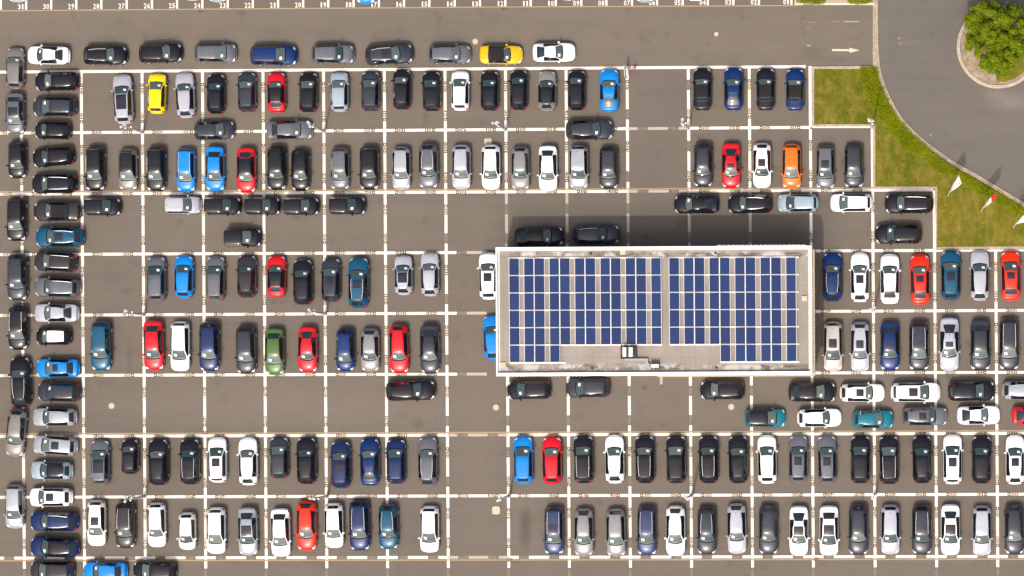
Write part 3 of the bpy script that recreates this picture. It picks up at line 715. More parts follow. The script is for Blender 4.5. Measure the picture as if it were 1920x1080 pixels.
# ------------------------------------------------------------------ vegetation
def leaf_cloud(pts, size, jitter=.35):
    """one small folded leaf clump (two crossing quads) at every point; pts = (x, y, z, scale)"""
    vs, fs = [], []
    for p in pts:
        x, y, z, s = p[:4]; a = random.random() * math.tau; r = size * s
        if len(p) > 4:          # leaf lies roughly across the direction its twig grows in
            nn = (Vector(p[4]) + Vector((random.uniform(-.8, .8), random.uniform(-.8, .8), random.uniform(-.3, .5)))).normalized(); uu = nn.orthogonal().normalized(); ww = nn.cross(uu)
            q1 = uu * math.cos(a) + ww * math.sin(a); q2 = nn.cross(q1); ux, uy, uz = q1; vx_, vy_, vz = q2
        else:
            tl = random.uniform(-.7, .7); t2 = random.uniform(-.5, .5); ux, uy, uz = math.cos(a), math.sin(a), tl * .6; vx_, vy_, vz = -math.sin(a), math.cos(a), t2
        n = len(vs); w = r * .55
        vs += [(x - ux * r, y - uy * r, z - uz * r), (x + vx_ * w, y + vy_ * w, z + vz * w), (x + ux * r, y + uy * r, z + uz * r), (x - vx_ * w, y - vy_ * w, z - vz * w)]
        fs.append((n, n + 1, n + 2, n + 3))
    return vs, fs
tx, ty, _ = P(1872, 66, 4.0)
tree = tag(obj('broadleaf_tree', None, None, (tx, ty, 0)), 'bright green broadleaf tree on the round traffic island, top right', 'tree')
m = MB(); m.tube((0, 0, 0), (.05, .05, 1.0), .24, .19, 12); m.tube((.05, .05, 1.0), (0, .1, 2.6), .19, .13, 12)
lobes = []
for k in range(135):
    r = 3.15 * math.sqrt((k + .5) / 135); a = k * 2.39996 + random.uniform(-.3, .3)
    rr = 3.72 * (1 + .07 * math.sin(3 * a + 1) + .06 * math.sin(5 * a + 2.2)); r = r / 3.15 * rr * .9
    z = 1.7 + 4.4 * math.sqrt(max(0, 1 - (r / (rr * 1.02)) ** 2)) * random.uniform(.5, 1.0)
    lobes.append((r * math.cos(a), r * math.sin(a), z, random.uniform(.30, .56)))
for k, (x, y, z, s) in enumerate(lobes[20:50]): m.tube((0, .1, 1.8 + (k % 5) * .2), (x * .9, y * .9, z - .1), .055, .012, 6)
m.build('trunk', M_bark, tree)
pts = []
for (x, y, z, s) in lobes:
    for k in range(int(620 * s)):
        d = Vector((random.gauss(0, 1), random.gauss(0, 1), random.gauss(0, 1))).normalized() * (random.random() ** .42) * random.uniform(.8, 1.25)
        pts.append((x + d.x * s, y + d.y * s, z + d.z * s * .8, random.uniform(.6, 1.3), (d.x, d.y, d.z * .8 + .35)))
vs, fs = leaf_cloud(pts, .125)
obj('crown', mesh('crown', vs, fs, [M_leaf]), tree)
x, y = G(1873, 137); bl = MB()
n = 10
for k in range(5):
    pass
ring = [[(.32 * rr * (1 + .2 * math.sin(3 * a_ + rr)) * math.cos(a_), .24 * rr * (1 + .15 * math.cos(2 * a_)) * math.sin(a_), zz) for a_ in [2 * math.pi * i / n for i in range(n)]] for rr, zz in ((1.0, 0), (1.02, .12), (.8, .25), (.4, .33))]
vs = [p for r_ in ring for p in r_]; fs = [(i * n + k, i * n + (k + 1) % n, (i + 1) * n + (k + 1) % n, (i + 1) * n + k) for i in range(3) for k in range(n)] + [tuple(range(3 * n, 4 * n))]
tag(obj('boulder', mesh('boulder', vs, fs, [simple('grey_stone', (.16, .15, .15), .9, .2, 0, .3, 6)]), None, (x, y, .11)), 'dark grey boulder on the island grass below the tree', 'boulder')

def inpoly(x, y, poly):
    c = False; j = len(poly) - 1
    for i in range(len(poly)):
        xi, yi = poly[i]; xj, yj = poly[j]
        if (yi > y) != (yj > y) and x < (xj - xi) * (y - yi) / (yj - yi) + xi: c = not c
        j = i
    return c
M_stem = simple('hedge_stem', (.06, .05, .025), .9, .1, 0, .3, 8)
def hedge(poly, h, label, name='low_hedge', dens=520, size=.062, z0=.05):
    w = [G(*p) for p in poly]; cx = sum(p[0] for p in w) / len(w); cy = sum(p[1] for p in w) / len(w)
    x0, x1 = min(p[0] for p in w), max(p[0] for p in w); y0, y1 = min(p[1] for p in w), max(p[1] for p in w)
    e = tag(obj(name, None, None, (cx, cy, z0)), label, 'hedge' if 'hedge' in name else 'shrub', 'hedge plants along the road kerb' if 'hedge' in name else 'shrubs at the top edge')
    bumps = [(random.uniform(x0, x1), random.uniform(y0, y1), random.uniform(.3, .8)) for _ in range(int((x1 - x0) * (y1 - y0) * 1.2) + 3)]
    pts = []; st = MB()
    for _ in range(int((x1 - x0) * (y1 - y0) * dens)):
        x, y = random.uniform(x0, x1), random.uniform(y0, y1)
        jx, jy = x + random.gauss(0, .10), y + random.gauss(0, .10)
        if not inpoly(jx, jy, w): continue
        hh = h * (.62 + .45 * max([math.exp(-((x - a) ** 2 + (y - b) ** 2) / (c * c)) for a, b, c in bumps] + [0]))
        z = hh * (random.random() ** .5); pts.append((x - cx, y - cy, z, random.uniform(.6, 1.3), (random.gauss(0, .45), random.gauss(0, .45), 1)))
        if random.random() < .008: st.tube((x - cx, y - cy, 0), (x - cx + random.uniform(-.1, .1), y - cy + random.uniform(-.1, .1), hh * .8), .012, .006, 5)
    vs, fs = leaf_cloud(pts, size); obj('foliage', mesh('foliage', vs, fs, [M_hedge]), e)
    st.build('stem', M_stem, e)
hedge([(1612, 125), (1642, 125), (1648, 148), (1655, 170), (1668, 197), (1688, 227), (1712, 254), (1738, 276), (1749, 285), (1744, 297), (1722, 293), (1703, 283), (1687, 268), (1674, 252), (1660, 234), (1640, 207), (1627, 185), (1616, 152)], .55, 'bright green hedge curving from the square lawn along the road kerb')
hedge([(1750, 287), (1770, 302), (1794, 318), (1798, 324), (1790, 331), (1770, 329), (1752, 318), (1736, 304), (1742, 296)], .6, 'short bright green hedge clump left of the first lawn flag')
hedge([(1797, 320), (1826, 336), (1862, 357), (1890, 374), (1893, 384), (1884, 390), (1862, 379), (1840, 366), (1822, 354), (1806, 345), (1800, 332)], .5, 'yellow green hedge length between the first two lawn flags')
hedge([(1893, 374), (1918, 390), (1950, 410), (1950, 430), (1926, 412), (1905, 402), (1890, 391)], .5, 'hedge end at the right edge beside the last flag')
hedge([(1493, -10), (1549, -10), (1549, 4), (1540, 9), (1522, 11), (1508, 8), (1494, 4)], .9, 'green shrub bed left of the small paved path, top edge', 'shrub', 420, .075)
hedge([(1589, -10), (1635, -10), (1634, 6), (1612, 9), (1606, 10), (1598, 7), (1589, 6)], .9, 'green shrub bed right of the small paved path, top edge', 'shrub', 420, .075)
# grass tufts over the lawn
polyL = [[G(1526, 129), G(1640, 129), G(1660, 205), G(1640, 232), G(1526, 232)], [G(1643, 236), G(1665, 240), G(1740, 300), G(1800, 345), G(1920, 415), G(1920, 462), G(1759, 462), G(1759, 348), G(1643, 348)]]
pts = []
for w in polyL:
    x0, x1 = min(p[0] for p in w), max(p[0] for p in w); y0, y1 = min(p[1] for p in w), max(p[1] for p in w)
    for _ in range(int((x1 - x0) * (y1 - y0) * 55)):
        x, y = random.uniform(x0, x1), random.uniform(y0, y1)
        if inpoly(x, y, w): pts.append((x, y, .06 + random.random() * .03, random.uniform(.5, 1.2), (random.gauss(0, .4), random.gauss(0, .4), 1)))
vs, fs = leaf_cloud(pts, .075)
tag(obj('grass', mesh('grass', vs, fs, [M_grassblade])), kind='stuff')
# ------------------------------------------------------------------ cars: one surface function per body style, cut into its parts
def pchip(xs, ys):
    xs = np.array(xs, float); ys = np.array(ys, float); h = np.diff(xs); d = np.diff(ys) / h; m = np.zeros(len(xs))
    for k in range(1, len(xs) - 1):
        if d[k - 1] * d[k] > 0:
            w1, w2 = 2 * h[k] + h[k - 1], h[k] + 2 * h[k - 1]; m[k] = (w1 + w2) / (w1 / d[k - 1] + w2 / d[k])
    m[0], m[-1] = d[0], d[-1]
    def f(x):
        k = int(np.clip(np.searchsorted(xs, x) - 1, 0, len(h) - 1)); t = (x - xs[k]) / h[k]
        return ((2 * t ** 3 - 3 * t ** 2 + 1) * ys[k] + (t ** 3 - 2 * t ** 2 + t) * h[k] * m[k] + (-2 * t ** 3 + 3 * t ** 2) * ys[k + 1] + (t ** 3 - t ** 2) * h[k] * m[k + 1])
    return f
def lathe_wheel(r, w):
    m = MB(); n = 22; prof = [(r * .62, w * .42), (r * .90, w * .5), (r, w * .36), (r, -w * .36), (r * .9, -w * .5), (r * .3, -w * .5)]
    vs = [(a * math.cos(2 * math.pi * k / n), b, a * math.sin(2 * math.pi * k / n)) for a, b in prof for k in range(n)]
    m.add(vs, [(i * n + k, i * n + (k + 1) % n, (i + 1) * n + (k + 1) % n, (i + 1) * n + k) for i in range(len(prof) - 1) for k in range(n)], 0)
    rim = [(r * .62, w * .43), (r * .52, w * .36), (r * .16, w * .30), (r * .12, w * .42), (.001, w * .43)]
    vs = [(a * math.cos(2 * math.pi * k / n), b, a * math.sin(2 * math.pi * k / n)) for a, b in rim for k in range(n)]
    m.add(vs, [(i * n + k, i * n + (k + 1) % n, (i + 1) * n + (k + 1) % n, (i + 1) * n + k) for i in range(len(rim) - 1) for k in range(n)], 1)
    for k in range(5):
        a = 2 * math.pi * k / 5; ca, sa = math.cos(a), math.sin(a); q = lambda u, v, y: (u * ca - v * sa, y, u * sa + v * ca)
        m.add([q(r * .14, -.03, w * .44), q(r * .58, -.045, w * .42), q(r * .58, .045, w * .42), q(r * .14, .03, w * .44)], [(0, 1, 2, 3)], 1)
    return m
def glassmat(name, c, rough=.04, spec=.6):
    t = NT(name); n = t.noise(1.2, 3); return t.base(t.mix(n, tuple(x * .8 for x in c), tuple(x * 1.2 for x in c)), rough, spec)
t = NT('windscreen_glass'); oi = t.n('ShaderNodeObjectInfo'); M_ws = t.base(t.mix(oi.outputs['Random'], (.030, .052, .052), (.105, .128, .116)), .07, .6)
M_rw = glassmat('rear_glass', (.016, .022, .026)); M_sw = glassmat('side_glass', (.008, .010, .013)); M_sun = glassmat('sunroof_glass', (.016, .016, .026), .08, .5)
M_cowl = simple('cowl_plastic', (.010, .010, .011), .95, .05, 0, .2, 8); M_head = simple('headlight_lens', (.80, .80, .78), .12, .6, 0, .04, 6); M_tail = simple('tail_light_lens', (.30, .008, .012), .2, .5, 0, .1, 6)
M_tyre = simple('tyre_rubber', (.014, .014, .014), .85, .2, 0, .2, 6); M_rim = simple('alloy_rim', (.72, .72, .73), .35, .5, .1, .05, 6)
M_rail = simple('rail_aluminium', (.74, .74, .74), .35, .5, .3, .04, 6); M_paper = simple('paper_sheet', (.82, .86, .84), .8, .2, 0, .05, 9); M_soft = simple('soft_top_fabric', (.020, .019, .020), .9, .1, 0, .2, 20)

# fractions of length: cowl, header, roof end, rear glass base; heights: hood, belt front, belt rear, roof, deck
STYLES = {
 'H': dict(L=4.30, W=1.80, cowl=.245, hdr=.410, re=.865, rg=.945, hood=1.00, zb=(.92, .99), roof=1.46, deck=.99, nar=.66, kind='hatchback', cat='hatchback'),
 'U': dict(L=4.55, W=1.86, cowl=.255, hdr=.400, re=.870, rg=.948, hood=1.12, zb=(1.02, 1.10), roof=1.64, deck=1.10, nar=.67, kind='SUV', cat='suv'),
 'E': dict(L=4.70, W=1.83, cowl=.255, hdr=.405, re=.885, rg=.955, hood=.99, zb=(.92, .98), roof=1.47, deck=.98, nar=.66, kind='estate car', cat='estate car'),
 'S': dict(L=4.60, W=1.82, cowl=.250, hdr=.395, re=.715, rg=.865, hood=.98, zb=(.91, .99), roof=1.43, deck=1.06, nar=.64, kind='saloon car', cat='saloon'),
 'F': dict(L=4.60, W=1.84, cowl=.255, hdr=.395, re=.745, rg=.885, hood=1.02, zb=(.93, 1.02), roof=1.47, deck=1.08, nar=.64, kind='fastback', cat='fastback'),
 'C': dict(L=4.20, W=1.83, cowl=.285, hdr=.440, re=.690, rg=.890, hood=.92, zb=(.84, .92), roof=1.33, deck=1.055, nar=.62, kind='coupe', cat='coupe'),
 'K': dict(L=4.25, W=1.80, cowl=.275, hdr=.405, re=.700, rg=.790, hood=.95, zb=(.88, .96), roof=1.36, deck=1.00, nar=.66, kind='convertible', cat='convertible'),
 'V': dict(L=3.70, W=1.72, cowl=.245, hdr=.440, re=.945, rg=.982, hood=1.12, zb=(1.02, 1.06), roof=1.68, deck=1.05, nar=.76, kind='minivan', cat='minivan'),
 'M': dict(L=3.65, W=1.66, cowl=.205, hdr=.370, re=.850, rg=.940, hood=1.02, zb=(.93, 1.0), roof=1.49, deck=1.0, nar=.68, kind='small car', cat='small car'),
}
VAR = {0: {}, 1: dict(cowl=.014, hdr=.012, re=-.025, nar=-.025, taper=.05, bow=.05, roof=-.03, round=.05), 2: dict(cowl=-.016, hdr=.006, re=.012, nar=.02, taper=-.03, bow=-.04, roof=.03, round=-.06)}
def build_style(code, var):
    s = dict(STYLES[code]); vv = VAR[var]
    for k in ('cowl', 'hdr', 're', 'nar', 'roof'): s[k] = s[k] + vv.get(k, 0) * (.3 if code == 'V' else 1)
    taper = (.07 if code not in 'VK' else .02) + vv.get('taper', 0); bw_ = vv.get('bow', 0); rd = vv.get('round', 0)
    L, Wd = s['L'], s['W']; c, h, re, rg = s['cowl'], s['hdr'], s['re'], s['rg']; hood, R, dk = s['hood'], s['roof'], s['deck']; nar = s['nar']
    box = code in 'HUEVM'
    zc = pchip([0, .012, .035, .075, .13, .19, c, (c + h) / 2, h, h + .045, h + .13, (h + re) / 2 + .03, re - .06, re, (re + rg) / 2, rg] + ([.975, .992, 1] if box else [(rg + .965) / 2, .965, .99, 1]),
               [.50, .60, hood - .27, hood - .17, hood - .09, hood - .04, hood, (hood + R - .09) / 2 + .012, R - .088, R - .033, R - .004, R, R - .022, R - .05, (R - .05 + dk) / 2 + .03, dk] + ([dk - .12, dk - .35, .50] if box else [dk - .025, dk - .06, dk - .3, .50]))
    crown = pchip([0, .05, .12, c, h, (h + re) / 2, re, rg, 1], [.02, .05, .06, .05, .05, .05, .05, .06, .02])
    wb = pchip([0, .012, .035, .07, .12, .2, .5, .8, .90, .955, .985, 1], [.60 - rd, .74 - rd * .8, .86 - rd * .5, .94 - rd * .3, .985, 1, 1, .995, .965 - rd * .2, .90 - rd * .3, .82 - rd * .4, .68 - rd * .5])
    wr = pchip([0, .06, .15, c, c + .02, h, (h + re) / 2, re - .05, re, rg, .98, 1], [.44, .66, .76, .83, .825, nar + .01, nar, nar - taper * .8, nar - taper, (.66 if box else .70), .62, .44])
    bf, br_ = s['zb']
    def zb(f):
        lim = zc(f) - crown(f) - .025
        if f <= c: b = bf - .02 * (c - f) / c
        else: b = bf + (br_ - bf) * (f - c) / (1 - c)
        return min(b, lim)
    bow = pchip([0, .06, c - .03, c, h, (h + re) / 2, re, rg, .95, 1], [.14, .12, .18 + bw_, .18 + bw_, .09, 0, -.05, -.07, -.09, -.13])
    W2 = Wd / 2
    def ring(f):
        b, w5, z4, cr = wb(f) * W2, wr(f) * W2, zb(f), crown(f); zr = zc(f) - cr; z0 = .22
        w5 = min(w5, .93 * b)
        p = [(.80 * b, z0), (.965 * b, z0 + .06), (b, z0 + .55 * (z4 - z0) * .9), (.992 * b, z0 + .86 * (z4 - z0)), (.945 * b, z4), (w5, zr), (max(w5 - .065, w5 * .9), zr + .4 * cr), (.62 * w5, zr + .72 * cr), (.31 * w5, zr + .93 * cr), (0, zr + cr)]
        return [(L / 2 - f * L - bow(f) * (y / W2) ** 2, y, z) for y, z in p]
    def S(f, col, side):
        r = ring(f); k = min(int(col), 8); t = col - k; a, b = r[k], r[k + 1]
        return Vector((a[0] + (b[0] - a[0]) * t, side * (a[1] + (b[1] - a[1]) * t), a[2] + (b[2] - a[2]) * t))
    se = (re - .035) if box else (re + .045)
    keys = [0, .012, .025, .055, .085, .93, .955, .988, 1, c - .022, c, c + .04, h, re, re + .008, rg, se, .53, .545]
    wf, wrr = (.185, .80) if code != 'V' else (.19, .82)
    rad = .335 if code in 'UV' else (.29 if code == 'M' else .32)
    for w in (wf, wrr): keys += [w - (rad + .05) / L, w + (rad + .05) / L]
    keys = sorted(set(round(k, 4) for k in keys)); st = []
    for a, b in zip(keys[:-1], keys[1:]):
        n = max(1, int(math.ceil((b - a) / .022))); st += [a + (b - a) * k / n for k in range(n)]
    st.append(1.0)
    V, idx = [], {}
    for i, f in enumerate(st):
        r = ring(f)
        for j in range(10):
            V.append(r[j]); idx[i, j, 1] = len(V) - 1
            if j == 9: idx[i, j, -1] = len(V) - 1
            else: V.append((r[j][0], -r[j][1], r[j][2])); idx[i, j, -1] = len(V) - 1
    parts = {}
    def put(name, face): parts.setdefault(name, []).append(face)
    for i in range(len(st) - 1):
        f = (st[i] + st[i + 1]) / 2
        for j in range(9):
            for sd in (1, -1):
                q = (idx[i, j, sd], idx[i + 1, j, sd], idx[i + 1, j + 1, sd], idx[i, j + 1, sd])
                if sd == 1: q = q[::-1]
                q = q[::-1]
                if j < 2 and (abs(f - wf) < (rad + .05) / L or abs(f - wrr) < (rad + .05) / L): continue
                n = 'body'
                if j >= 6 and c < f < h: n = 'windscreen'
                elif j >= 6 and c - .022 < f < c: n = 'cowl'
                elif j >= 5 and h < f < re: n = 'roof'
                elif j >= 6 and re + .008 < f < rg: n = 'rear_window'
                elif code == 'K' and j >= 4 and re - .001 < f < rg: n = 'roof'
                elif j == 4 and c + .04 < f < se: n = 'pillar' if (.53 < f < .545 and code not in 'CK') else ('side_window', sd)
                elif (j == 3 and .012 < f < .085) or (j == 4 and .025 < f < .055): n = ('headlight', sd)
                elif (j in (3,) or (j == 4 and box)) and .955 < f < .988: n = ('tail_light', sd)
                elif j in (2, 3) and not box and .93 < f < .988: n = ('tail_light', sd)
                elif f < .012 and j in (1, 2, 3): n = 'grille'
                put(n, q)
        put('body', (idx[i, 0, 1], idx[i + 1, 0, 1], idx[i + 1, 0, -1], idx[i, 0, -1]))
    for i, rev in ((0, False), (len(st) - 1, True)):
        cyc = [idx[i, j, 1] for j in range(10)] + [idx[i, j, -1] for j in range(8, -1, -1)]
        put('body', tuple(cyc if rev else cyc[::-1]))
    def cut(names, mats, smooth=True, nm=None):
        fs, mi, mp, vs = [], [], {}, []
        for k, n in enumerate(names):
            for f in parts.get(n, []):
                g = []
                for v in f:
                    if (k, v) not in mp: mp[k, v] = len(vs); vs.append(V[v])
                    g.append(mp[k, v])
                fs.append(g); mi.append(k)
        return mesh(nm or str(names[0]), vs, fs, mats, mi, smooth)
    M = {}
    M['body'] = cut(['body', 'grille', 'cowl_'], [None, M_black, M_black], True, 'car_body')
    M['roof'] = cut(['roof'], [None], True, 'car_roof')
    M['windscreen'] = cut(['windscreen', 'cowl'], [M_ws, M_cowl], True, 'windscreen')
    M['rear_window'] = cut(['rear_window'], [M_rw], True, 'rear_window')
    for sd in (1, -1):
        M['side_window', sd] = cut([('side_window', sd)], [M_sw], True, 'side_window')
        M['headlight', sd] = cut([('headlight', sd)], [M_head], True, 'headlight')
        M['tail_light', sd] = cut([('tail_light', sd)], [M_tail], True, 'tail_light')
    if 'pillar' in parts: 
        pm = cut(['pillar'], [M_black], True, 'door_pillar'); M['door_pillar'] = pm
    def patch(f0, f1, c0, lift, mat, nm, nf=8, nc=8):
        vs, fs = [], []
        for i in range(nf + 1):
            f = f0 + (f1 - f0) * i / nf
            for j in range(nc + 1):
                u = -1 + 2 * j / nc; col = 9 - abs(u) * (9 - c0); p = S(f, col, 1 if u >= 0 else -1); vs.append((p.x, p.y, p.z + lift))
        for i in range(nf):
            for j in range(nc): a = i * (nc + 1) + j; fs.append((a, a + 1, a + nc + 2, a + nc + 1)[::-1])
        n = len(vs); rim_ = [i * (nc + 1) for i in range(nf + 1)] + [nf * (nc + 1) + j for j in range(1, nc + 1)] + [i * (nc + 1) + nc for i in range(nf - 1, -1, -1)] + [j for j in range(nc - 1, 0, -1)]
        for k in rim_: vs.append((vs[k][0], vs[k][1], vs[k][2] - lift - .01))
        for k in range(len(rim_)): a, b = rim_[k], rim_[(k + 1) % len(rim_)]; fs.append((a, b, n + (k + 1) % len(rim_), n + k))
        return mesh(nm, vs, fs, [mat], None, False)
    rl = re - h
    M['sunroof'] = patch(h + .10 * rl, h + .47 * rl, 7.0, .012, M_sun, 'sunroof')
    M['panorama'] = patch(h + .03 * rl, h + .66 * rl, 6.25, .012, M_sun, 'sunroof')
    for sd in (1, -1):
        m = MB(); pr = None
        for k in range(9):
            f = h + .04 * rl + (re - .02 - h - .04 * rl) * k / 8; p = S(f, 5.65, sd) + Vector((0, 0, .035 if 0 < k < 8 else .005))
            if pr is not None: m.tube(pr, p, .022, .022, 6)
            pr = p
        M['roof_rail', sd] = mesh('roof_rail', m.v, m.f, [M_rail])
        f = c + .05; p = S(f, 4.0, sd); m = MB()
        y0, y1 = p.y + sd * -.02, p.y + sd * .20; m.box(p.x - .05, p.x + .05, min(y0, y0 + sd * .07), max(y0, y0 + sd * .07), p.z - .02, p.z + .05)
        ys_ = sorted((y0 + sd * .06, y1)); m.box(p.x - .09, p.x + .07, ys_[0], ys_[1], p.z - .03, p.z + .12, 0, .04)
        M['wing_mirror', sd] = mesh('wing_mirror', m.v, m.f, [None], None, False)
    m = MB(); vs = []
    f0, f1 = c + .30 * (h - c), c + .30 * (h - c) + .22 / L
    for f in (f0, f1):
        for y in (.20, .50):
            r = ring(f); col = 9
            for k in range(6, 9):
                if r[k][1] >= y * W2 * wr(c) / .8 >= r[k + 1][1]: col = k + (r[k][1] - y * W2 * wr(c) / .8) / (r[k][1] - r[k + 1][1])
            p = S(f, col, -1); vs.append(p + Vector((.008, 0, .014)))
    vs += [v - Vector((0, 0, .006)) for v in vs]
    m.add(vs, [(0, 1, 3, 2), (4, 6, 7, 5), (0, 4, 5, 1), (1, 5, 7, 3), (3, 7, 6, 2), (2, 6, 4, 0)]); M['sticker'] = mesh('windscreen_sticker', m.v, m.f, [M_paper])
    p = S(h + .88 * rl, 9, 1); m = MB(); m.add([(p.x + .09, 0, p.z - .005), (p.x - .06, .035, p.z - .005), (p.x - .06, -.035, p.z - .005), (p.x - .07, 0, p.z + .07)], [(0, 1, 3), (1, 2, 3), (2, 0, 3)]); M['antenna'] = mesh('antenna', m.v, m.f, [M_black])
    wm = lathe_wheel(rad, .225); M['wheel'] = mesh('wheel', wm.v, wm.f, [M_tyre, M_rim], wm.m, False)
    s['wheelpos'] = [(L / 2 - f * L, sd * (W2 - .10), rad) for f in (wf, wrr) for sd in (1, -1)]
    s['M'] = M; return s

def paint(name, c, metal=0.0, rough=.3):
    t = NT('paint_' + name); n = t.noise(.9, 4, .6); d = t.noise(18, 2, .6)
    m = t.base(t.mix(n, tuple(x * .93 for x in c), tuple(x * 1.05 for x in c)), t.math('ADD', t.math('MULTIPLY', d, .06), rough), .28, metal, .28)
    return m
PAINT = {'wht': ((.80, .80, .80), 0, 'white'), 'wcl': ((.37, .38, .425), .1, 'pale silver'), 'off': ((.76, .72, .64), 0, 'cream white'), 'blk': ((.0080, .0075, .0115), 0, 'black'), 'dgr': ((.032, .035, .047), .15, 'dark grey'),
         'gry': ((.115, .120, .138), .2, 'grey'), 'gwm': ((.215, .215, .215), .2, 'mid grey'), 'slv': ((.33, .35, .38), .3, 'silver'), 'lbl': ((.30, .37, .42), .15, 'pale blue grey'), 'tau': ((.190, .178, .166), .25, 'taupe'), 'bei': ((.43, .395, .355), .1, 'beige'),
         'blu': ((.002, .190, .56), 0, 'bright blue'), 'roy': ((.003, .022, .105), .1, 'royal blue'), 'nav': ((.008, .020, .082), .15, 'navy blue'), 'bgr': ((.028, .040, .100), .2, 'slate blue'), 'pet': ((.004, .068, .130), .1, 'petrol blue'), 'tea': ((.004, .135, .180), .05, 'teal'),
         'red': ((.52, .004, .012), 0, 'red'), 'ora': ((.68, .020, .003), 0, 'orange red'), 'org': ((.72, .135, .006), 0, 'orange'), 'yel': ((.80, .56, .003), 0, 'yellow'), 'gld': ((.70, .40, .004), .05, 'golden yellow'), 'grn': ((.058, .125, .030), .1, 'green'), 'brn': ((.030, .026, .027), .1, 'brownish black')}
PM = {k: paint(k, v[0], v[1], {'blk': .15, 'brn': .16, 'dgr': .2, 'gry': .25}.get(k, .28)) for k, v in PAINT.items()}
M_blackroof = paint('black_roof', (.009, .009, .013), 0, .16); 

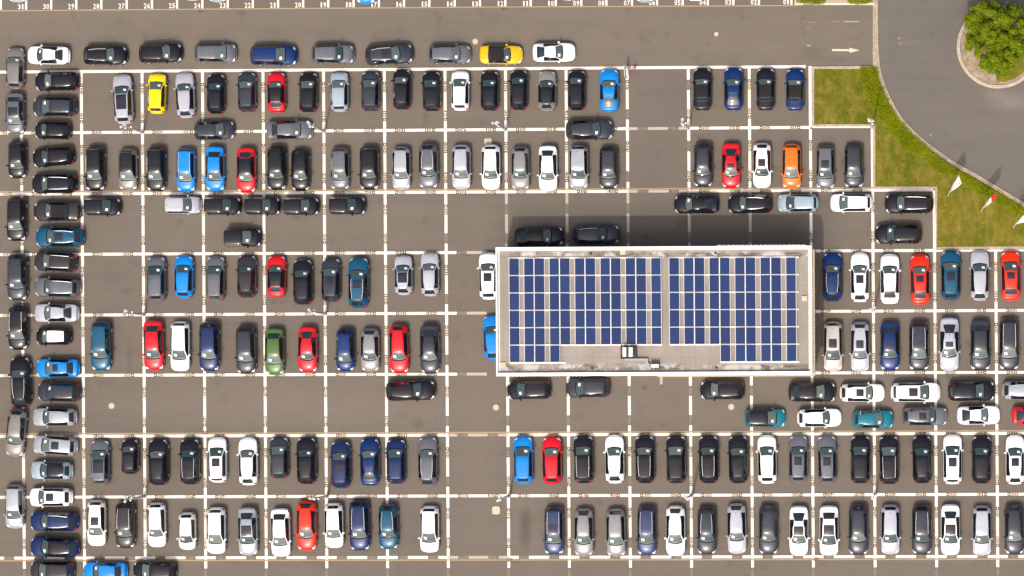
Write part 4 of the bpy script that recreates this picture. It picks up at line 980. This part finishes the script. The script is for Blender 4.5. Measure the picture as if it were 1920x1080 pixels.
# each row: name | counted from | default heading | cars as  x y length style colour features turn   (photograph pixels)
ROWS = '''
far left column|top|S
29 127.5 79 E tau -N 0;29 213 80 F gry p 0;33 299 72 H blk - 0;32 411 84 U blk - 0;33.5 520 90 U dgr - 0;35 615 84 U blk r 0;40 716 97 U blk rN 2;31 811 92 E tau - -5;28 949.5 84 E slv - 0
second column from left|top|W
107 152.5 84 H blk - 1;103 200.5 84 H dgr - 0;99.5 245 70 M blk - -1;100.5 294.5 80 H blk - 5;102 345 86 U blk r 0;107 396.5 90 K brn k 0;112.5 445 93 U pet rs 0;104.5 491 82 U brn r -3;108.5 539 88 U gry r -2;106.5 587 85 S wcl - 0;101 631 68 M blk w 0;108.5 690 83 F blu s 0;111 735 82 U dgr - -2;103 782 84 E slv - 0;104 835 85 H slv s -4;97.5 882 80 H lbl b -1;96 932 82 U wht s 0;102 977.5 92 U nav r -1;103 1026 94 U nav b -2;98.5 1070 85 U brn - 0
top lane row|left|E
91.5 104 81 S wht W -1;198 104.5 84 U blk r 0;301.5 100.5 83 U blk - 2;404 100 81 H gry - 0;513.5 104.5 90 U roy - 0;624.5 102 82 U gry - 0;730 103 92 U dgr rs 4;843 102 82 H gry - 0;939.5 103 82 K gld k 0;1038.5 98.5 81 C wht q 1
top nose-up row|left|N
231.5 186 94 E wcl p 3;295 175.5 77 H yel - -1;348 178.5 87 E wcl - 3;405.5 176 76 H blk - 0;463.5 172.5 76 H dgr - 1;519 173 77 F red b 1;578.5 173 76 H blk - 0;637 172.5 76 H lbl - 1;695 171 76 H dgr - 0;754 167.5 77 M blk - 0;809.5 171 76 H blk - 1;863.5 170 76 H wht - 0;918.5 170 76 H blk - 0;973 168.5 77 M blk - 0;1026 170.5 77 H gwm b 0;1081.5 169 77 M blk - 0;1142.5 169.5 82 C blu q 0;1317 167 81 K blk k 0;1375.5 166.5 82 C roy q 0;1435.5 167 81 K blk k 0;1491 168 80 K roy k 0
pair lying crosswise under the top row|left|E
402 245 78 H dgr - 2;543 244 88 S gry - 1
upper nose-down row|left|S
179.5 316 86 U blk - 0;240.5 317.5 80 H tau b 0;293.5 317 85 U blk - 0;349 318.5 84 E blu r 0;404 316 86 S blu - 0;462.5 319 87 F red b 0;519.5 315 85 U blk - 0;564 318.5 81 H blk - 0;638 316 82 H gry - 0;693 315 84 U blk - 0;753 315 82 E slv r 0;804 311.5 86 U gry r 0;865.5 312.5 85 H wcl - 0;921 313 86 H wht - 0;976 315 83 E gwm - 0;1028 315.5 87 F wht - 0;1085.5 313 84 U slv r 0;1141.5 314.5 82 H dgr - 0;1318.5 309 86 H dgr - 0;1371 310.5 87 S red s 0;1429 310 86 E wht s 0;1484.5 311 86 H org - 0;1547.5 313 84 E gry s 0;1601 311 85 H dgr - 0
crosswise minivan row left of middle|left|E
193 388 70 V blk - 0;344 385 68 V wcl - 1;418 386.5 71 V blk - 0;492.5 386.5 69 V blk - 0;565 387 69 V blk - 0;651.5 386 71 V blk - 0
crosswise row beside the lawn|left|W
1306 383 86 S blk - 0;1406.5 382.5 85 U blk r 1;1496.5 381 78 H lbl - 0;1596.5 380.5 80 H wht - 0;1704.5 382 93 U blk r 0
shade north of the building|left|E
1011 444 94 S blk - 2;1117.5 440 91 U dgr r 1
nose-up row left of the building|left|N
293.5 523 86 H gry - 1;345.5 519 82 H blu - 0;404.5 522 85 E gry - 0;463.5 518 82 U brn - 0;519 518 80 F red b 0;568.5 528.5 87 U blk - 1;621 525 84 H dgr s 0;673 530 98 U pet rs 0;757 516 76 H wcl p 1;806.5 514.5 83 E wcl - 1;917 517.5 90 U wht s 1;925 633 86 U blu - 2
nose-up row right of the building|left|N
1561 519 94 U roy r 0;1612.5 520 94 E wht s 0;1668.5 523 95 F wht - 0;1725 524 96 F ora s 1;1782.5 516 95 U pet s 0;1837 517 95 E wcl - 0;1895 517 95 F ora s 1
nose-down row left of the building|left|S
190.5 648.5 96 U pet - 0;289 647.5 96 F red - 1;338.5 649 95 E wht - 0;393.5 650 95 U nav - 0;462 656 92 U dgr - 1;515.5 659 90 F grn - 0;577.5 655 88 F red - 0;648 656 83 M roy - 0;694.5 656 83 H gwm - 0;748.5 654 94 E red - 1;806.5 654.5 95 F dgr - 1
nose-down row right of the building|left|S
1562 649 95 E bei s 0;1612.5 650 95 E wcl s 0;1668.5 649 94 F roy s 0;1723 648.5 95 U dgr r 0;1780 645 102 S wcl s 0;1838 647 98 F dgr - 0;1892 645 101 E dgr r 0
crosswise line just below the building|left|W
770.5 732.5 95 U blk E 2;992.5 731 84 H blk - 1;1102.5 727.5 85 H dgr - 1;1354.5 731.5 85 H blk - 0
upper crosswise row at lower right|left|E
1523 735 91 F blk - 0;1616.5 736.5 85 E off s 0;1716.5 735.5 94 U wht s 0;1821.5 733.5 90 U blk - 1;1924 732 92 E slv r 0
lower crosswise row at lower right|left|E
1434.5 783.5 79 H tea b 0;1536 783.5 84 E wht - 1;1636.5 786 79 H tea - 0;1734 780.5 87 E gry s 0;1834.5 778.5 81 C wht - 1;1935 779 78 C red q 0
lower left nose-up row|left|N
188.5 867 86 E gry p 1;244.5 856 67 M blk - 0;298 866 89 U blk - 1;357 865 88 U blk r 1;408.5 862.5 86 E wht s 1;466 865 91 E wht - 1;524 858 80 H dgr - 1;575.5 863.5 90 U blk - 1;639.5 871 90 U nav s 1;694 866 91 F roy - 1;743 865 86 H nav - 1;802.5 865 95 E gry r 1
lower right nose-up row|left|N
981.5 862.5 91 H blu - 1;1035.5 863 91 H red - 1;1094.5 861 92 U blk r 1;1153 861 92 H wht - 1;1209.5 861 92 U blk r 1;1268 861 92 U blk - 1;1329 861 92 U blk r 1;1384.5 861 92 U blk - 1;1438.5 861.5 92 H wht - 1;1497 860 90 E gry s 0;1551 861 91 E gry s 1;1613.5 861 92 U blk - 0;1667 862 93 U blk r 1;1729 861 92 U blk - 1;1786 861.5 94 E wht s 0;1840.5 861.5 92 U blk - 0;1903 862 94 E wht s 0
bottom left nose-down row|left|S
182 980.5 88 E off s 0;236 984.5 89 U brn r 0;294.5 984 85 E wht - 1;352 995.5 72 M off - 0;406 994.5 89 H wht - 0;465.5 996 92 F slv p 1;527 998 92 F wht - 1;575.5 985.5 96 H ora - 0;627 985 86 H wht - 1;675 985 97 U nav r 1;729 987.5 87 U pet r 1;806 992 89 H wht - 0
bottom right nose-down row|left|S
1039 994.5 93 E bgr rs 0;1095 997.5 92 H gwm - 0;1155 998 92 H gwm - 1;1213 994.5 95 E bgr r 0;1267 995 96 H wht - 0;1325.5 994.5 93 E dgr r 0;1381.5 991 96 E wcl - 1;1441 993 96 E dgr - 0;1498 995 95 S wht p 0;1554.5 994.5 95 S wht p 0;1609.5 993 98 E dgr - 0;1669.5 992.5 95 E wcl - 0;1728.5 993 96 U dgr r 0;1782 993 97 S wht p 0;1841 994.5 95 E wcl - 0;1901.5 992.5 97 E dgr - 1
cars cut by the bottom edge|left|W
198 1071 84 F blu - 0;290.5 1070 83 H blk - -1
cars cut by the top edge|left|S
33 -36 82 H lbl - 0;121 -42 84 H blk - 0;361 -41 84 H wht - 0;408 -36 82 H slv - 0;686 -34 84 H blu - 0;1067 -41 84 H wht - 0;1209 -36 82 E slv - 0;1303 -40 84 H wht - 0
'''
SINGLES = [('455.5 446 72 V blk E 0', 'black minivan standing alone in the bay above the royal blue and dark cars', None), ('1684.5 439.5 90 U blk W 0', 'black SUV alone below the lawn corner, nose against the line', None), ('1105.5 244 91 U dgr E 1', 'dark grey SUV lying crosswise above the white and silver cars, top middle', None)]
SINGLES[0] = (SINGLES[0][0], 'black minivan standing alone below the crosswise minivan row', None)
SINGLES[1] = (SINGLES[1][0], 'black SUV nose left just below the inner lawn corner', None)
HEAD = {'E': 0, 'N': 90, 'W': 180, 'S': -90}
DONE = {}
def place(px, py, ln, code, colr, feats, turn, head, label):
    for ch in feats:
        if ch in HEAD: head = ch
    var = int(px * 7 + py * 3) % 3 if code in 'HUEFS' else 0
    if (code, var) not in DONE: DONE[code, var] = build_style(code, var)
    s = DONE[code, var]; M = s['M']
    x, y, _ = P(px, py, .55); scl = (ln - 1.5) / PX / s['L']
    e = obj('parked_' + s['cat'].replace(' ', '_'), None, None, (x, y, 0), math.radians(HEAD[head] - turn if False else HEAD[head] + turn))
    e.scale = (scl, min(1.06, max(.95, scl ** .35)), min(1.06, max(.95, scl ** .3)))
    tag(e, label, 'car', 'cars parked in the lot')
    pm = PM[colr]
    def part(name, me, mat=None, loc=(0, 0, 0), rz=0):
        o = obj(name, me, e, loc, rz)
        if mat is not None: o.material_slots[0].link = 'OBJECT'; o.material_slots[0].material = mat
        return o
    part('body', M['body'], pm)
    rmat = M_soft if 'k' in feats else (M_blackroof if 'b' in feats else (PM['wht'] if 'w' in feats else pm))
    part('soft_top' if 'k' in feats else 'roof', M['roof'], rmat)
    part('windscreen', M['windscreen']); part('rear_window', M['rear_window'])
    for sd in (1, -1):
        part('side_window', M['side_window', sd]); part('headlight', M['headlight', sd]); part('tail_light', M['tail_light', sd]); part('wing_mirror', M['wing_mirror', sd], pm)
        if 'r' in feats: part('roof_rail', M['roof_rail', sd])
    if 'door_pillar' in M: part('door_pillar', M['door_pillar'])
    for wx, wy, wz in s['wheelpos']: part('wheel', M['wheel'], None, (wx, wy, wz), 0 if wy > 0 else math.pi)
    if 's' in feats: part('sunroof', M['sunroof'])
    if 'p' in feats: part('sunroof', M['panorama'])
    if 'k' not in feats and colr not in ('blk', 'brn'): part('antenna', M['antenna'])
    st = part('windscreen_sticker', M['sticker'])
    if head == 'W' and (int(px + py) % 3): st.scale = (1, -1, 1)
    return e
for blk in ROWS.strip().split('\n'):
    if '|' in blk: rname, frm, hd = blk.split('|'); continue
    items = [it.split() for it in blk.split(';')]
    looks = []
    for it in items:
        fe = it[5]; w = PAINT[it[4]][2] + ' ' + STYLES[it[3]]['kind']
        extra = ' with black roof' if 'b' in fe else ' with white roof' if 'w' in fe else ' with long dark sunroof' if 'p' in fe else ' with rails and sunroof' if 'r' in fe and 's' in fe else ' with sunroof' if 's' in fe else ' with roof rails' if 'r' in fe else ' with black soft top' if 'k' in fe else ' with big rear glass' if 'q' in fe else ''
        looks.append(w + extra)
    seen = {}
    for it, lk in zip(items, looks):
        seen[lk] = seen.get(lk, 0) + 1; px, py = float(it[0]), float(it[1])
        lab = ('%s, ' % lk if looks.count(lk) == 1 else '%s %s from %s, ' % (ordn[seen[lk] - 1], lk, frm)) + rname
        if abs(px - 917) < 1 and abs(py - 517.5) < 1: lab = 'white SUV with sunroof half hidden by the left roof edge of the building'
        if abs(px - 925) < 1 and abs(py - 633) < 1: lab = 'bright blue SUV half hidden by the left roof edge of the building'
        place(px, py, float(it[2]), it[3], it[4], it[5], float(it[6]), hd, lab)
for spec, lab, _ in SINGLES:
    it = spec.split(); place(float(it[0]), float(it[1]), float(it[2]), it[3], it[4], it[5], float(it[6]), 'E', lab)
